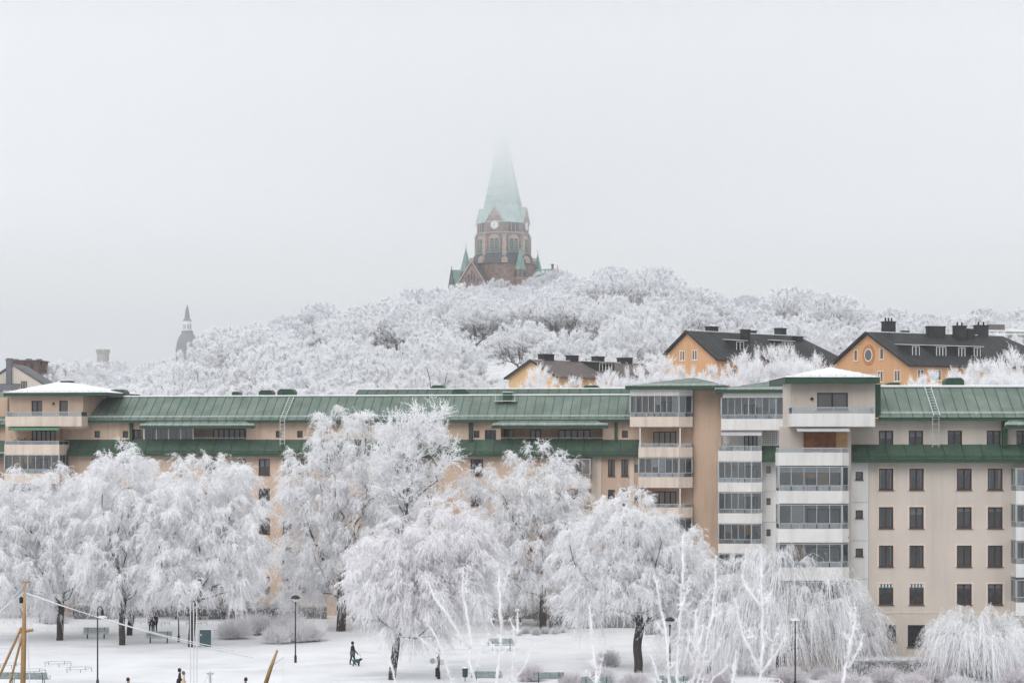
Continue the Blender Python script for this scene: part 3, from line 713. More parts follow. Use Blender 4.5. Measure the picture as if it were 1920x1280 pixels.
# neighbouring green roof at the far edge
NB = empty("apartment_building", (-58.5, 199, 0), FA.a)
tag(NB, "sliver of green-roofed peach building cut by the photo edge beside the corner penthouse", "building", "green-roofed apartment buildings")
wl_ = wall(NB, M_peachdk, -6, 8.5, -.3, 18.4, 0)
seam_roof(NB, -6, 8.9, -.6, 18.3, 3, 21.4, M_roof, step=.9)
seam_roof(NB, -6, 8.9, -1.1, 15.3, -.05, 16.7, M_roofdk, step=1.6, name="lower_roof")
MB().box(-6, 8.4, .3, 9, -.3, 21).build("core", M_peachdk, NB)
for k in range(5): balcony(NB, 4.5, 9.0, -1.6, -.02, 11.7-2.8*k, 12.6-2.8*k, 14.4-2.8*k, M_cream, 'open')

# ================================================================== BUILDING R: beige block on the right
FR = Fr((0.0, 145.0), 0.0)
B = empty("apartment_building", (0, 145, 0), 0)
tag(B, "grey-beige apartment block with white balconies, snow-capped penthouse and rows of brown windows", "building", "green-roofed apartment buildings")
u, uz = FR.u, FR.uz
z_ = lambda py, y=0.0: uz(1700, py, y)[1]
cols = ((1648, 1675), (1705, 1732), (1794, 1822), (1852, 1880)); rws = ((878, 918), (950, 990), (1022, 1062), (1094, 1133))
ops = [(u(a), u(b), z_(d), z_(c)) for a, b in cols for c, d in rws]
base = [(u(1648), u(1680), z_(1202), z_(1171)), (u(1702), u(1735), z_(1212), z_(1171))]
wall(B, M_beige, u(1628.5), u(1906), -.4, z_(864), 0, ops+base)
cs = {0: 'sides', 1: 'top', 2: None, 3: 'blind'}
for i, o_ in enumerate(ops):
    window(B, *o_, 0, n=2, surround=M_cream, curtain=[('sides', 'sides', None, False), ('sides', 'blind', 'sides', False), (False, 'top', False, 'top'), ('sides', 'top', False, 'top')][i//4][i % 4])
for o_ in base: window(B, *o_, 0, n=3, mat=M_darkmet, curtain=False, recess=.18)
# striped valances in the two lowest windows
for a, b in cols[:2]:
    m = MB(); w = (u(b)-u(a))/9
    for k in range(9): m.box(u(a)+k*w, u(a)+(k+1)*w-.002, .02, .05, z_(1094)-(.36 if k % 2 else .26), z_(1094)-.02, k % 2)
    m.build("valance", [M_curt, M_teal], B)
MB().box(u(1628.5), u(1906), -.03, -.002, z_(1149), z_(1146)).build("plinth_band", M_cream, B)
MB().box(u(1600), u(1990), 1.6, 11, -.4, z_(788)).build("core", M_beige, B)
# white stair strip
opw = [(u(1604), u(1618), z_(p+7.5), z_(p-7.5)) for p in (891.5, 963.5, 1035, 1107)]
wall(B, M_white, u(1592), u(1628), -.4, z_(864), -.05, opw)
for o_ in opw: window(B, *o_, -.05, n=1, curtain=False)
for p in (941, 1013, 1085): MB().box(u(1594), u(1628), -.075, -.052, z_(p)-.02, z_(p)+.02).build("joint", M_grey, B)
MB().box(u(1628)-.01, u(1628)+.03, -.06, -.002, -.4, z_(866)).build("joint", M_grey, B)
# attic storey
yA2 = .5
opa = [(u(a, yA2), u(b, yA2), z_(836, yA2), z_(807, yA2)) for a, b in ((1648, 1675), (1704, 1731), (1777, 1804), (1850, 1877), (1906, 1930))]
wall(B, M_beige, u(1590, yA2), u(1990, yA2), z_(850, yA2), z_(784, yA2), yA2, opa)
for i, o_ in enumerate(opa): window(B, *o_, yA2, n=2, curtain=('top' if i > 1 else 'blind'))
MB().box(u(1595, yA2), u(1990, yA2), yA2-.02, yA2-.002, z_(803)-.012, z_(803)+.012).build("joint", M_cream, B)
seam_roof(B, u(1594, -.9), u(1990, -.9), -.9, z_(866, -.9)+.22, yA2+.05, z_(832, yA2), M_roofdk, step=1.4, name="lower_roof", guardmat=M_green)
seam_roof(B, u(1648, -.5), u(1990, -.5), -.5, z_(782, -.5), 2.6, uz(1700, 726, 2.6)[1], M_roof, step=.82, name="roof")
MB().tube([(u(1648, 2.6), 2.55, uz(1700, 724, 2.6)[1]), (u(1990, 2.6), 2.55, uz(1700, 724, 2.6)[1])], .09, 6).build("ridge_rime", M_snowroof, B)
MB().slab([(u(1648, 2.6), 2.6, uz(1700, 726, 2.6)[1]-.02), (u(1990, 2.6), 2.6, uz(1700, 726, 2.6)[1]-.02), (u(1990, 2.6), 9, uz(1700, 726, 2.6)[1]-.3), (u(1648, 2.6), 9, uz(1700, 726, 2.6)[1]-.3)], .15).build("roof_deck", M_snowroof, B)
MB().box(u(1641, -.3), u(1651, -.3), -.35, 3.2, z_(782), uz(1700, 722, 2.6)[1]).build("gable_cheek", M_green, B)
MB().box(u(1880, .1), u(1889, .1), .05, yA2-.002, z_(838), z_(786)).build("pilaster", M_green, B)
seam_roof(B, u(1882, -1.1), u(1990, -1.1), -1.1, z_(797, -1.1), -.4, z_(785, -.5), M_roof, step=.82, shear0=.6, name="canopy")
a, z0 = uz(1773, 724, 3.4); b, z1 = uz(1808, 708, 3.4); vent_box(B, a, b, 3.4, z0-.2, z1)
a, z0 = uz(1663, 724, 3.4); b, z1 = uz(1690, 717, 3.4); vent_box(B, a, b, 3.4, z0-.2, z1)
ze, zr = z_(782, -.5), uz(1700, 726, 2.6)[1]
ladder(B, [(u(1748), -.55, ze+.12), (u(1746), 2.5, zr+.16)], .46)
ladder(B, [(u(1748, -.5), -.6, z_(838)), (u(1748, -.5), -.6, ze+.05)], .46, M_grey)
# penthouse
yP = -.9
opP = [(u(1532, yP), u(1590, yP), z_(768, yP), z_(736, yP))]
wall(B, M_beige, u(1484, yP), u(1641, yP), z_(801, yP), z_(716, yP), yP, opP)
w_ = window(B, *opP[0], yP, n=2, curtain='blind')
for k in range(5): MB().box(u(1484, yP), u(1532 if k > 0 else 1641, yP), yP-.012, yP-.001, z_(733+k*8)-.008, z_(733+k*8)+.008).build("joint", M_cream, B)
MB().prism([(u(1473, yP), 0.6), (u(1484, yP)-.01, yP+.02), (u(1484, yP)-.01, yP+.27), (u(1641, yP)-.02, yP+.27), (u(1641, yP)-.02, 7), (u(1473, yP)+1.1, 7)], z_(801, yP), z_(716.5, yP)).build("penthouse_wall", M_beige, B)
hip_roof(B, u(1472, yP-1), u(1650, yP-1), yP-1.0, 7, z_(707, yP-1), [(u(1558, 3), 3.0)], uz(1558, 690, 3)[1]+.05, M_snowroof, fascia=.42)
m = MB(); lx, lz = uz(1522, 747, yP); m.lathe([(.09, lz-.1), (.13, lz), (.03, lz+.1)], 8, (lx, yP-.13)); m.box(lx-.05, lx+.05, yP-.1, yP, lz-.03, lz+.05); m.build("wall_lamp", M_darkmet, B)
yG = -2.6
zg = lambda py: z_(py, yG)
balcony(B, u(1484, yG), u(1641, yG), yG, yP, zg(799.5), zg(775), zg(719), M_white, 'glass')
yS = -1.0
wall(B, M_beige, u(1462, yS), u(1596, yS), -.4, z_(800, yS), yS)
MB().prism([(u(1463, yS), yS+.26), (u(1594, yS), yS+.26), (u(1594, yS), 8), (u(1463, yS)+1.6, 8)], -.4, z_(801, yS)).build("core", M_beige, B)
Tb = [848, 920, 991, 1063, 1135]; Bb = [872.5, 943.5, 1016.5, 1088, 1160]; Cb = [800, 874, 945, 1018, 1090]; sb = ['open', 'glazed', 'glazed', 'glazed', 'glazed']
for i in range(5):
    dr = [(u(1507, yS), u(1570, yS), 3, M_wood)] if i == 0 else [(u(1512, yS), u(1575, yS), 3)]
    balcony(B, u(1459.5, yG), u(1594, yG), yG, yS, zg(Bb[i]), zg(Tb[i]), zg(Cb[i]), M_white, sb[i], ch=(.55, .5), npane=[0, 5, 5, 5, 5][i] or None, door=dr, blind=.45 if i == 1 else 0)
MB().box(u(1507, yS), u(1566, yS), yS-.20, yS-.15, zg(846), zg(808)).build("wood_shutter", M_wood, B)
MB().box(u(1566, yS)+.02, u(1588, yS), yS-.18, yS-.14, zg(846), zg(808)).build("wood_shutter", M_tan, B)
MB().slab([(u(1494, yG), yG-.35, zg(808)), (u(1592, yG), yG-.35, zg(808)), (u(1592, yG), yG+.4, zg(800.5)), (u(1494, yG), yG+.4, zg(800.5))], .04).build("awning", M_awn, B)
# next balcony stack at the photo edge
wall(B, M_beige, u(1906), u(1995), -.4, z_(864), 0.02)
Te = [915, 983, 1052, 1124]
for i, t_ in enumerate(Te):
    balcony(B, u(1905, -1.6), u(1985, -1.6), -1.6, -.01, z_(t_+30, -1.6), z_(t_+5, -1.6), z_(t_-38, -1.6), M_white, 'glazed', npane=5, door=[(u(1915), u(1960), 3)])

# ================================================================== THE AIR: winter haze and the low cloud that swallows the spire
def air(name, x0, x1, y0, y1, z0, z1, dens, label, colr=(.985, .992, 1.0)):
    m = bpy.data.materials.new(name); m.use_nodes = True; nt = m.node_tree; nt.nodes.clear()
    o_ = nt.nodes.new('ShaderNodeOutputMaterial'); v = nt.nodes.new('ShaderNodeVolumePrincipled')
    v.inputs['Color'].default_value = (*colr, 1); v.inputs['Density'].default_value = dens; v.inputs['Anisotropy'].default_value = .2
    nt.links.new(v.outputs[0], o_.inputs['Volume'])
    o = MB().box(x0, x1, y0, y1, z0, z1).build(name, m)
    tag(o, label, "fog", kind="stuff"); return o
air("haze", -905, 905, -80, 1760, -6.0, 152, HAZE, "pale winter haze filling the whole view")
for i, (z, dd) in enumerate(CLOUD):
    air("low_cloud", -335+i*3, 335-i*3, 500+i*2, 900-i*3, z, 147.0+i*.5, dd, "low cloud swallowing the church spire", (.94, .948, .957))


# ================================================================== THE CHURCH on the hill
CY = 750.0; S = F/CY
cX = (943-960)/S
zC = lambda py: CH + (HZ-py)/S
CHU = empty("church", (cX, CY, float(terr(cX, CY))-3), 0)
tag(CHU, "red brick hilltop church with clock tower and pale green spire fading into cloud", "church")
zo = CHU.location.z
zc_ = lambda py: zC(py)-zo
xc = lambda px: (px-943)/S
def octv(Rr, z, n=8, rot=R(-87.0)): return [(Rr*math.cos(rot+2*math.pi*k/n), Rr*math.sin(rot+2*math.pi*k/n), z) for k in range(n)]
def ring(levels, n=8, rot=R(-87.0)):
    m = MB(); b = []
    for Rr, z in levels: b.append(len(m.v)); m.v += octv(Rr, z, n, rot)
    for i in range(len(levels)-1):
        for k in range(n): m.f.append((b[i]+k, b[i]+(k+1) % n, b[i+1]+(k+1) % n, b[i+1]+k)); m.m.append(0)
    m.f.append(tuple(b[-1]+k for k in range(n))); m.f.append(tuple(b[0]+k for k in range(n))[::-1]); m.m += [0, 0]
    return m
RT = 9.75
ring([(RT*1.03, zc_(482)), (RT*1.03, zc_(440)), (RT, zc_(438)), (RT, zc_(420))]).build("belfry", M_brick, CHU)
ring([(RT*1.06, zc_(441)), (RT*1.06, zc_(439))]).build("string_course", M_stone, CHU)
ring([(RT*1.08, zc_(478)), (RT*1.08, zc_(475.5))]).build("sill_course", M_copper, CHU)
sp_ = ring([(RT*1.05, zc_(421)), (RT*.80, zc_(396)), (RT*.74, zc_(388)), (.05, zc_(219))]).build("spire", M_copperlt, CHU)
for k in range(8):                                     # standing seams and small lucarnes on the copper faces
    a0 = R(-87)+2*math.pi*k/8; a1 = a0+2*math.pi/8
    p0, p1 = Vector((math.cos(a0), math.sin(a0), 0)), Vector((math.cos(a1), math.sin(a1), 0))
    ribs = MB()
    for j in range(1, 9):
        q = p0.lerp(p1, j/9.); lim = 1-abs(j/9.-.5)*1.9
        z0, z1 = zc_(388), zc_(388)+(zc_(219)-zc_(388))*max(.08, lim)
        r1 = RT*.74*(1-(z1-z0)/(zc_(219)-zc_(388)))
        ribs.tube([(q.x*RT*.74, q.y*RT*.74, z0), (q.x*r1, q.y*r1, z1)], .05, 4, cap=False)
    ribs.build("seam", M_copper, sp_)
    for py_, cnt in ((355, 6), (371, 6), (381, 6)):
        rr = RT*.74*(py_-219)/(388-219.)
        for j in range(cnt):
            q = p0.lerp(p1, (j+.8)/(cnt+.6))*rr
            MB().box(q.x-.14, q.x+.14, q.y-.14, q.y+.14, zc_(py_)-.18, zc_(py_)+.22).build("lucarne", M_copper, sp_)
ap = RT*math.cos(math.pi/8)
def onface(k, off=0.0):                                # local frame on octagon face k: origin at its middle
    a = R(-87)+2*math.pi*(k+.5)/8; return a
def face_part(name, mb, mat, k, off, smooth=False, parent=None):
    """mb built with x along the face, y outwards (negative = proud), z up"""
    a = R(-87)+2*math.pi*(k+.5)/8
    ob = mb.build(name, mat, parent or CHU, (math.cos(a)*(ap+off), math.sin(a)*(ap+off), 0), (0, 0, a+math.pi/2)); return ob
side = 2*RT*math.sin(math.pi/8)
def arch_poly(w, h, n=7): return [(-w/2, 0), (w/2, 0)] + [(w/2*math.cos(math.pi*i/n), h-w/2+w/2*math.sin(math.pi*i/n)) for i in range(n+1)]
def arch(mb, x, z, w, h, y0, y1, mi=0):
    pl = arch_poly(w, h); n = len(pl)
    mb.add([(x+a, y0, z+b) for a, b in pl]+[(x+a, y1, z+b) for a, b in pl], [tuple(range(n)), tuple(range(n, 2*n))[::-1]]+[(i, n+i, n+(i+1) % n, (i+1) % n) for i in range(n)], mi)
for k in range(8):
    gab = k in (7, 1, 3, 5)
    h0, h1 = zc_(474), zc_(448)
    # arched surround, paired louvred openings
    m = MB(); arch(m, 0, h0, 4.3, h1-h0+1.0, -.18, .3); face_part("arch_surround", m, M_stone, k, .33)
    lo = MB()
    for sx in (-.95, .95): arch(lo, sx, h0+.3, 1.5, (h1-h0)-.9, -.30, 0)
    lv = face_part("belfry_opening", lo, M_slate, k, .33)
    for sx in (-.95, .95):
        for j in range(6): face_part("louvre", MB().box(sx-.68, sx+.68, -.42, -.32, h0+.5+j*.62, h0+.8+j*.62), M_copper, k, .33)
    face_part("column", MB().lathe([(.22, h0), (.16, h0+.3), (.16, h1-1.2), (.26, h1-.9)], 8, (0, -.4)), M_stone, k, .33)
    if gab:
        m = MB(); zb, zp = zc_(421), zc_(391.5)
        w = side*.5
        m.add([(-w, -.25, zb), (w, -.25, zb), (0, -.25, zp), (-w, 3.5, zb), (w, 3.5, zb), (0, 3.5, zp)], [(0, 1, 2), (0, 3, 4, 1)])
        face_part("gable", m, M_brick, k, 0)
        r = MB()
        for sg in (-1, 1):
            q = [(sg*(w+.25), -.5, zb-.2), (0, -.5, zp+.25), (0, 4.6, zp+.25), (sg*(w+.25), 2.2, zb-.2)]
            r.slab(q if sg < 0 else q[::-1], .3)
        face_part("gable_roof", r, M_copperlt, k, 0)
        cp = MB()
        for sg in (-1, 1): cp.tube([(sg*w, -.4, zb), (0, -.4, zp)], .22, 5)
        face_part("coping", cp, M_stone, k, 0)
        st = MB()
        for j, xx in enumerate((-1.3, -.65, 0, .65, 1.3)): st.box(xx-.18, xx+.18, -.32, -.2, zc_(416)+1.4, zc_(416)+2.6+1.0*(2-abs(j-2)))
        face_part("blind_tracery", st, M_stone, k, 0)
        zd = zc_(426)
        d = MB(); n = 28
        def disc(mb, rad, y0, y1, mi=0):
            pl = [(rad*math.cos(2*math.pi*i/n), zd+rad*math.sin(2*math.pi*i/n)) for i in range(n)]
            mb.add([(a, y0, b) for a, b in pl]+[(a, y1, b) for a, b in pl], [tuple(range(n)), tuple(range(n, 2*n))[::-1]]+[(i, n+i, n+(i+1) % n, (i+1) % n) for i in range(n)], mi)
        disc(d, 1.75, -.42, -.2); face_part("clock_ring", d, M_stone, k, 0)
        d = MB(); disc(d, 1.5, -.48, -.43); dial = face_part("clock_dial", d, M_dial, k, 0)
        hd = MB()
        for j in range(12):
            a = 2*math.pi*j/12; c, s_ = math.cos(a), math.sin(a)
            for r0, r1, wd in ((1.05, 1.4, .07),):
                hd.add([(c*r0-s_*wd, -.49, zd+s_*r0+c*wd), (c*r0+s_*wd, -.49, zd+s_*r0-c*wd), (c*r1+s_*wd, -.49, zd+s_*r1-c*wd), (c*r1-s_*wd, -.49, zd+s_*r1+c*wd)], [(0, 1, 2, 3)])
        def hand(ang, ln, wd):
            a = math.pi/2-ang; c, s_ = math.cos(a), math.sin(a)
            hd.add([(-s_*wd-c*.3, -.5, zd+c*wd-s_*.3), (s_*wd-c*.3, -.5, zd-c*wd-s_*.3), (c*ln+s_*wd*.4, -.5, zd+s_*ln-c*wd*.4), (c*ln-s_*wd*.4, -.5, zd+s_*ln+c*wd*.4)], [(0, 1, 2, 3)])
        hand(R(18), .8, .12); hand(R(216), 1.25, .09)
        hobj = hd.build("clock_hands", M_darkmet, dial)
    else:
        for xx in (-1.55, 0, 1.55):
            m = MB(); arch(m, xx, zc_(438), 1.0, 3.3, -.16, .1); face_part("lancet", m, M_slate, k, .05)
        for xx in (-.78, .78): face_part("column", MB().lathe([(.18, zc_(438)), (.13, zc_(437)), (.13, zc_(424)), (.2, zc_(422))], 6, (xx, -.2)), M_stone, k, .05)
        face_part("sill_course", MB().box(-2.4, 2.4, -.35, .1, zc_(440), zc_(438.3)), M_copper, k, .05)
# corner buttresses
for k in range(8):
    a = R(-87)+2*math.pi*k/8
    m = MB(); m.box(-.75, .75, -.6, 1.2, zc_(492), zc_(445)); b_ = m.build("buttress", M_stone, CHU, (math.cos(a)*RT*1.03, math.sin(a)*RT*1.03, 0), (0, 0, a+math.pi/2))
    MB().slab([(-.85, -.75, zc_(446)), (.85, -.75, zc_(446)), (.85, .9, zc_(439.5)), (-.85, .9, zc_(439.5))], .25).build("buttress_cap", M_copper, b_)
    MB().box(-1.1, 1.1, -2.6, .4, zc_(497), zc_(489)).add([(-1.1, -2.6, zc_(489)), (1.1, -2.6, zc_(489)), (0, -2.6, zc_(484)), (-1.1, .4, zc_(489)), (1.1, .4, zc_(489)), (0, .4, zc_(484))], [(0, 1, 2), (1, 4, 5, 2), (0, 2, 5, 3)]).build("pinnacle", M_stone, b_)
ring([(12.4, zc_(497)), (10.3, zc_(478))]).build("skirt_roof", M_slate, CHU)
for k in range(8):
    a = R(-87)+2*math.pi*k/8; c, s_ = math.cos(a), math.sin(a)
    MB().tube([(c*12.45, s_*12.45, zc_(497)), (c*10.35, s_*10.35, zc_(478))], .25, 4).build("hip", M_copper, CHU)
ring([(11.9, 0), (11.9, zc_(498)), (12.5, zc_(497.5)), (12.5, zc_(496.6))], 20).build("drum", M_brick, CHU)
# turrets
for px, w, pyb, pya, yy in ((874.5, 21, 513, 469, -9), (975, 21, 510, 470, -11), (1008.6, 14, 506, 474, 4), (897, 10, 500, 480, 8)):
    r = w/2/S; c = (xc(px), yy)
    t_ = MB().lathe([(r*.94, 0), (r*.94, zc_(pyb+2)), (r*1.04, zc_(pyb+1)), (r*1.04, zc_(pyb))], 12, c).build("turret", M_brick, CHU)
    MB().lathe([(r*1.12, zc_(pyb)+.01), (r*.85, zc_(pyb-8)), (.06, zc_(pya))], 8, c).build("turret_roof", M_copper, t_)
    MB().tube([(c[0], c[1], zc_(pya)), (c[0], c[1], zc_(pya)+1.3)], .07, 4).tube([(c[0]-.35, c[1], zc_(pya)+.8), (c[0]+.35, c[1], zc_(pya)+.8)], .06, 4).build("cross", M_darkmet, t_)
    if w > 15:
        for j in range(8):
            a = -math.pi/2+j*math.pi/4
            m = MB(); arch(m, 0, zc_(pyb+13), .9, 2.0, -.08, .1)
            m.build("turret_window", M_slate, t_, (c[0]+math.cos(a)*r*.95, c[1]+math.sin(a)*r*.95, 0), (0, 0, a+math.pi/2))
        MB().lathe([(r*1.02, zc_(pyb+17)), (r*1.02, zc_(pyb+15.5))], 12, c).build("string_course", M_stone, t_)
# transept gables and roofs
def gabled(pxp, pyp, hw, drop, y0, y1, rz, wallm, roofm, cop):
    m = MB(); zp = zc_(pyp); ze = zp-drop; x = xc(pxp)
    g = empty("transept", parent=CHU); col.objects.unlink(g); bpy.data.objects.remove(g)
    w_ = MB().add([(-hw, y0, 0), (hw, y0, 0), (hw, y0, ze), (0, y0, zp), (-hw, y0, ze), (-hw, y1, 0), (hw, y1, 0), (hw, y1, ze), (0, y1, zp), (-hw, y1, ze)],
                  [(0, 1, 2, 3, 4), (9, 8, 7, 6, 5), (0, 4, 9, 5), (1, 6, 7, 2)]).build("transept", wallm, CHU, (x, 0, 0), (0, 0, rz))
    rf = MB()
    for sg in (-1, 1):
        e = drop/hw*.5
        q = [(sg*(hw+.5), y0-.3, ze-e), (0, y0-.3, zp), (0, y1, zp), (sg*(hw+.5), y1, ze-e)]
        rf.slab([(a, b, c+.3) for a, b, c in (q if sg < 0 else q[::-1])], .35)
    rf.build("transept_roof", roofm, w_)
    cm = MB()
    for sg in (-1, 1): cm.tube([(sg*(hw+.5), y0-.35, ze-drop/hw*.5+.3), (0, y0-.35, zp+.35)], .3, 4)
    cm.build("coping", cop, w_)
    fin = MB().tube([(0, y0-.3, zp+.3), (0, y0-.3, zp+1.6)], .18, 5).build("finial", M_stone, w_)
    for j in range(-2, 3): MB().box(j*1.1-.25, j*1.1+.25, y0-.12, y0, zp-6.5-abs(j)*1.0, zp-3.0-abs(j)*1.3).build("lancet", M_slate, w_)
    return w_
gabled(909, 500, 6.2, 9.5, -19, 0, R(-14), M_brick, M_slate, M_stone)
gabled(880, 508, 6.0, 9.0, -6.6, 0, R(-74), M_brick, M_copper, M_slate)
gabled(985, 507, 7.5, 8.5, -12.5, 0, R(70), M_brick, M_copper, M_stone)
MB().box(xc(1034), xc(1038), -1, 1, zc_(512), zc_(497)).lathe([(.7, zc_(497)), (.5, zc_(495))], 8, (xc(1036), 0)).build("chimney", M_slate, CHU)

# ================================================================== far landmarks
def far_tower():
    Y = 1600.; s = F/Y; x = (351-960)/s; g = float(terr(x, Y)); z = lambda py: CH+(HZ-py)/s-g
    o = empty("church_tower", (x, Y, g)); tag(o, "distant grey church dome with white lantern and thin spire, veiled by haze", "church tower")
    r = 20/s
    MB().lathe([(r*1.08, 0), (r*1.08, z(652)), (r, z(650))], 16).build("drum", M_fardome, o)
    d = MB().lathe([(r*1.02, z(650)), (r*.98, z(642)), (r*.8, z(632)), (r*.55, z(625)), (r*.5, z(624))], 16).build("dome", M_fardome, o)
    MB().lathe([(r*.55, z(624.5)), (r*.55, z(620))], 8).build("gallery", M_fardome, o)
    l_ = MB().lathe([(r*.38, z(620)), (r*.38, z(603)), (r*.45, z(602))], 8).build("lantern", M_white, o)
    for k in range(8):
        a = 2*math.pi*(k+.5)/8; m = MB(); arch(m, 0, z(617), .9, 4, -.1, .1); m.build("opening", M_fardome, l_, (math.cos(a)*r*.37, math.sin(a)*r*.37, 0), (0, 0, a+math.pi/2))
    MB().lathe([(r*.46, z(602)), (r*.26, z(597)), (r*.16, z(582)), (.04, z(570))], 8).build("spire", M_fardome, o)
far_tower()
def castle_tower():
    Y = 1100.; s = F/Y; x = (193-960)/s; g = float(terr(x, Y)); z = lambda py: CH+(HZ-py)/s-g
    o = empty("water_tower", (x, Y, g)); tag(o, "small distant stone tower with battlements above the treetops", "tower")
    r = 12/s
    MB().lathe([(r*.93, 0), (r*.93, z(664)), (r*1.03, z(662)), (r*1.03, z(660))], 20).build("shaft", M_quay, o)
    for k in range(12):
        a = 2*math.pi*k/12; MB().box(-.55, .55, -.35, .35, z(660), z(655)).build("merlon", M_quay, o, (math.cos(a)*r*.98, math.sin(a)*r*.98, 0), (0, 0, a+math.pi/2))
castle_tower()

# ================================================================== houses on the slope
def house(name, label, px, Y, zr, ang, hw, drop, length, wallm, roofm, hip, step=.75):
    x = (px-960)*Y/F; g = float(min(terr(x, Y), terr(x+10, Y+8)))-1.5
    o = empty(name, (x, Y, g), ang); tag(o, label, "house", "houses on the slope behind the long block")
    zr -= g; ze = zr-drop
    # local x along the ridge, gable at x=0 facing -x, local -y is the side towards the camera
    MB().add([(0, -hw, 0), (0, hw, 0), (0, hw, ze), (0, 0, zr), (0, -hw, ze), (length, -hw, 0), (length, hw, 0), (length, hw, ze), (length, 0, ze), (length, -hw, ze)],
             [(1, 0, 4, 3, 2), (0, 5, 9, 4), (1, 2, 7, 6), (5, 6, 7, 9)]).build("wall", wallm, o)
    ov = .45; e = drop/hw*ov
    rf = MB()
    rf.slab([(-ov, -hw-ov, ze-e+.12), (length, -hw-ov, ze-e+.12), (length-hip, 0, zr+.12), (-ov, 0, zr+.12)], .16)
    rf.slab([(-ov, 0, zr+.12), (length-hip, 0, zr+.12), (length, hw+ov, ze-e+.12), (-ov, hw+ov, ze-e+.12)], .16)
    rf.add([(length, -hw-ov, ze-e+.12), (length, hw+ov, ze-e+.12), (length-hip, 0, zr+.12)], [(0, 1, 2)])
    rf.tube([(-ov, -hw-ov-.05, ze-e+.02), (length, -hw-ov-.05, ze-e+.02)], .09, 6)
    r_ = rf.build("roof", roofm, o)
    n = int((length-hip)/step); nrm = Vector((0, -drop, hw)).normalized()*.03
    sh = MB().slab([(.012, -hw-ov-.03, ze-e+.125), (step-.012, -hw-ov-.03, ze-e+.125), (step-.012, 0, zr+.125), (.012, 0, zr+.125)], -.03)
    sh.tube([(0, -hw-ov-.03, ze-e+.17), (0, 0, zr+.17)], .03, 4, cap=False)
    me = sh.mesh("roof_sheet", roofm)
    for i in range(n): inst("roof_sheet", me, r_, (-ov+i*step, 0, 0))
    MB().tube([(-ov, 0, zr+.16), (length-hip, 0, zr+.16)], .08, 6).build("ridge_rime", M_zinc, r_)
    vb = MB()
    for sg in (-1, 1): vb.slab([(-ov-.06, sg*(hw+ov), ze-e-.08), (-ov-.06, 0, zr-.08), (-ov-.06, 0, zr+.2), (-ov-.06, sg*(hw+ov), ze-e+.2)][::1 if sg < 0 else -1], .08)
    vb.build("verge", M_black, r_)
    return o, zr, ze, g
def chim(o, x, y, w, d, z0, z1, mat=None, pots=0):
    c = MB().box(x-w/2, x+w/2, y-d/2, y+d/2, z0, z1).box(x-w/2-.07, x+w/2+.07, y-d/2-.07, y+d/2+.07, z1+.002, z1+.15).build("chimney", mat or M_black, o)
    for i in range(pots): MB().lathe([(.12, z1+.15), (.1, z1+.6)], 8, (x-w/2+w*(i+.5)/pots, y)).build("chimney_pot", mat or M_black, c)
    return c
def gwin(o, y, z0, w, h, n=2):      # window on the gable (plane x=0 facing -x)
    f = window(o, 0, w, 0, h, 0, n=n, mat=M_wframe, flush=True, curtain=False); f.location = (-.0, y+w/2, z0); f.rotation_euler = (0, 0, R(-90)); return f
def swin(o, x, z0, w, h, n=2, y=None, hw=0):
    f = window(o, 0, w, 0, h, 0, n=n, mat=M_wframe, flush=True, curtain=False); f.location = (x-w/2, -hw, z0); return f
def dormer(o, x, w, zsill, hw, zr, drop, nwin):
    sl = drop/hw; h = 1.5
    yf = -(zr-zsill)/sl+.1
    d = MB().box(x-w/2, x+w/2, yf, yf+(h+.1)/sl, zsill-.15, zsill+h).build("dormer", M_black, o)
    MB().slab([(x-w/2-.2, yf-.25, zsill+h+.02), (x+w/2+.2, yf-.25, zsill+h+.02), (x+w/2+.2, yf+(h+.3)/sl, zsill+h+.25), (x-w/2-.2, yf+(h+.3)/sl, zsill+h+.25)], .08).build("dormer_roof", M_zinc, d)
    f = window(d, x-w*.36, x+w*.36, zsill+.1, zsill+h-.15, yf, n=nwin, mat=M_wframe, flush=True, curtain=False)
    return d
# orange house with one dormer
o1, zr, ze, g = house("house", "orange gabled house with black roof, two gable windows and a single dormer", 1291, 260., 30.8, R(40.6), 5.15, 3.6, 27, M_orange, M_black, 5.5)
for y in (.75, -.75): gwin(o1, y*1.5, zr-3.75, .95, 1.35)
for y in (3, 0, -3): gwin(o1, y, zr-7.2, 1.0, 1.35)
for i in range(6): swin(o1, 3+i*3.6, ze-2.6, 1.0, 1.35, hw=5.15)
dormer(o1, 6.0, 2.0, zr-2.55, 5.15, zr, 3.6, 2)
chim(o1, 5.0, .6, 1.6, .9, zr-.6, zr+.75); chim(o1, 9.0, -1.7, 1.1, .8, zr-1.6, zr+.4); chim(o1, 13.3, .9, .8, .7, zr-.7, zr+.5); chim(o1, 18.3, .4, 1.6, .8, zr-.5, zr+1.0)
chim(o1, 20.3, -1.0, 1.6, .5, zr-1.4, zr-.1); dormer(o1, 15.5, 2.6, zr-2.3, 5.15, zr, 3.6, 3)
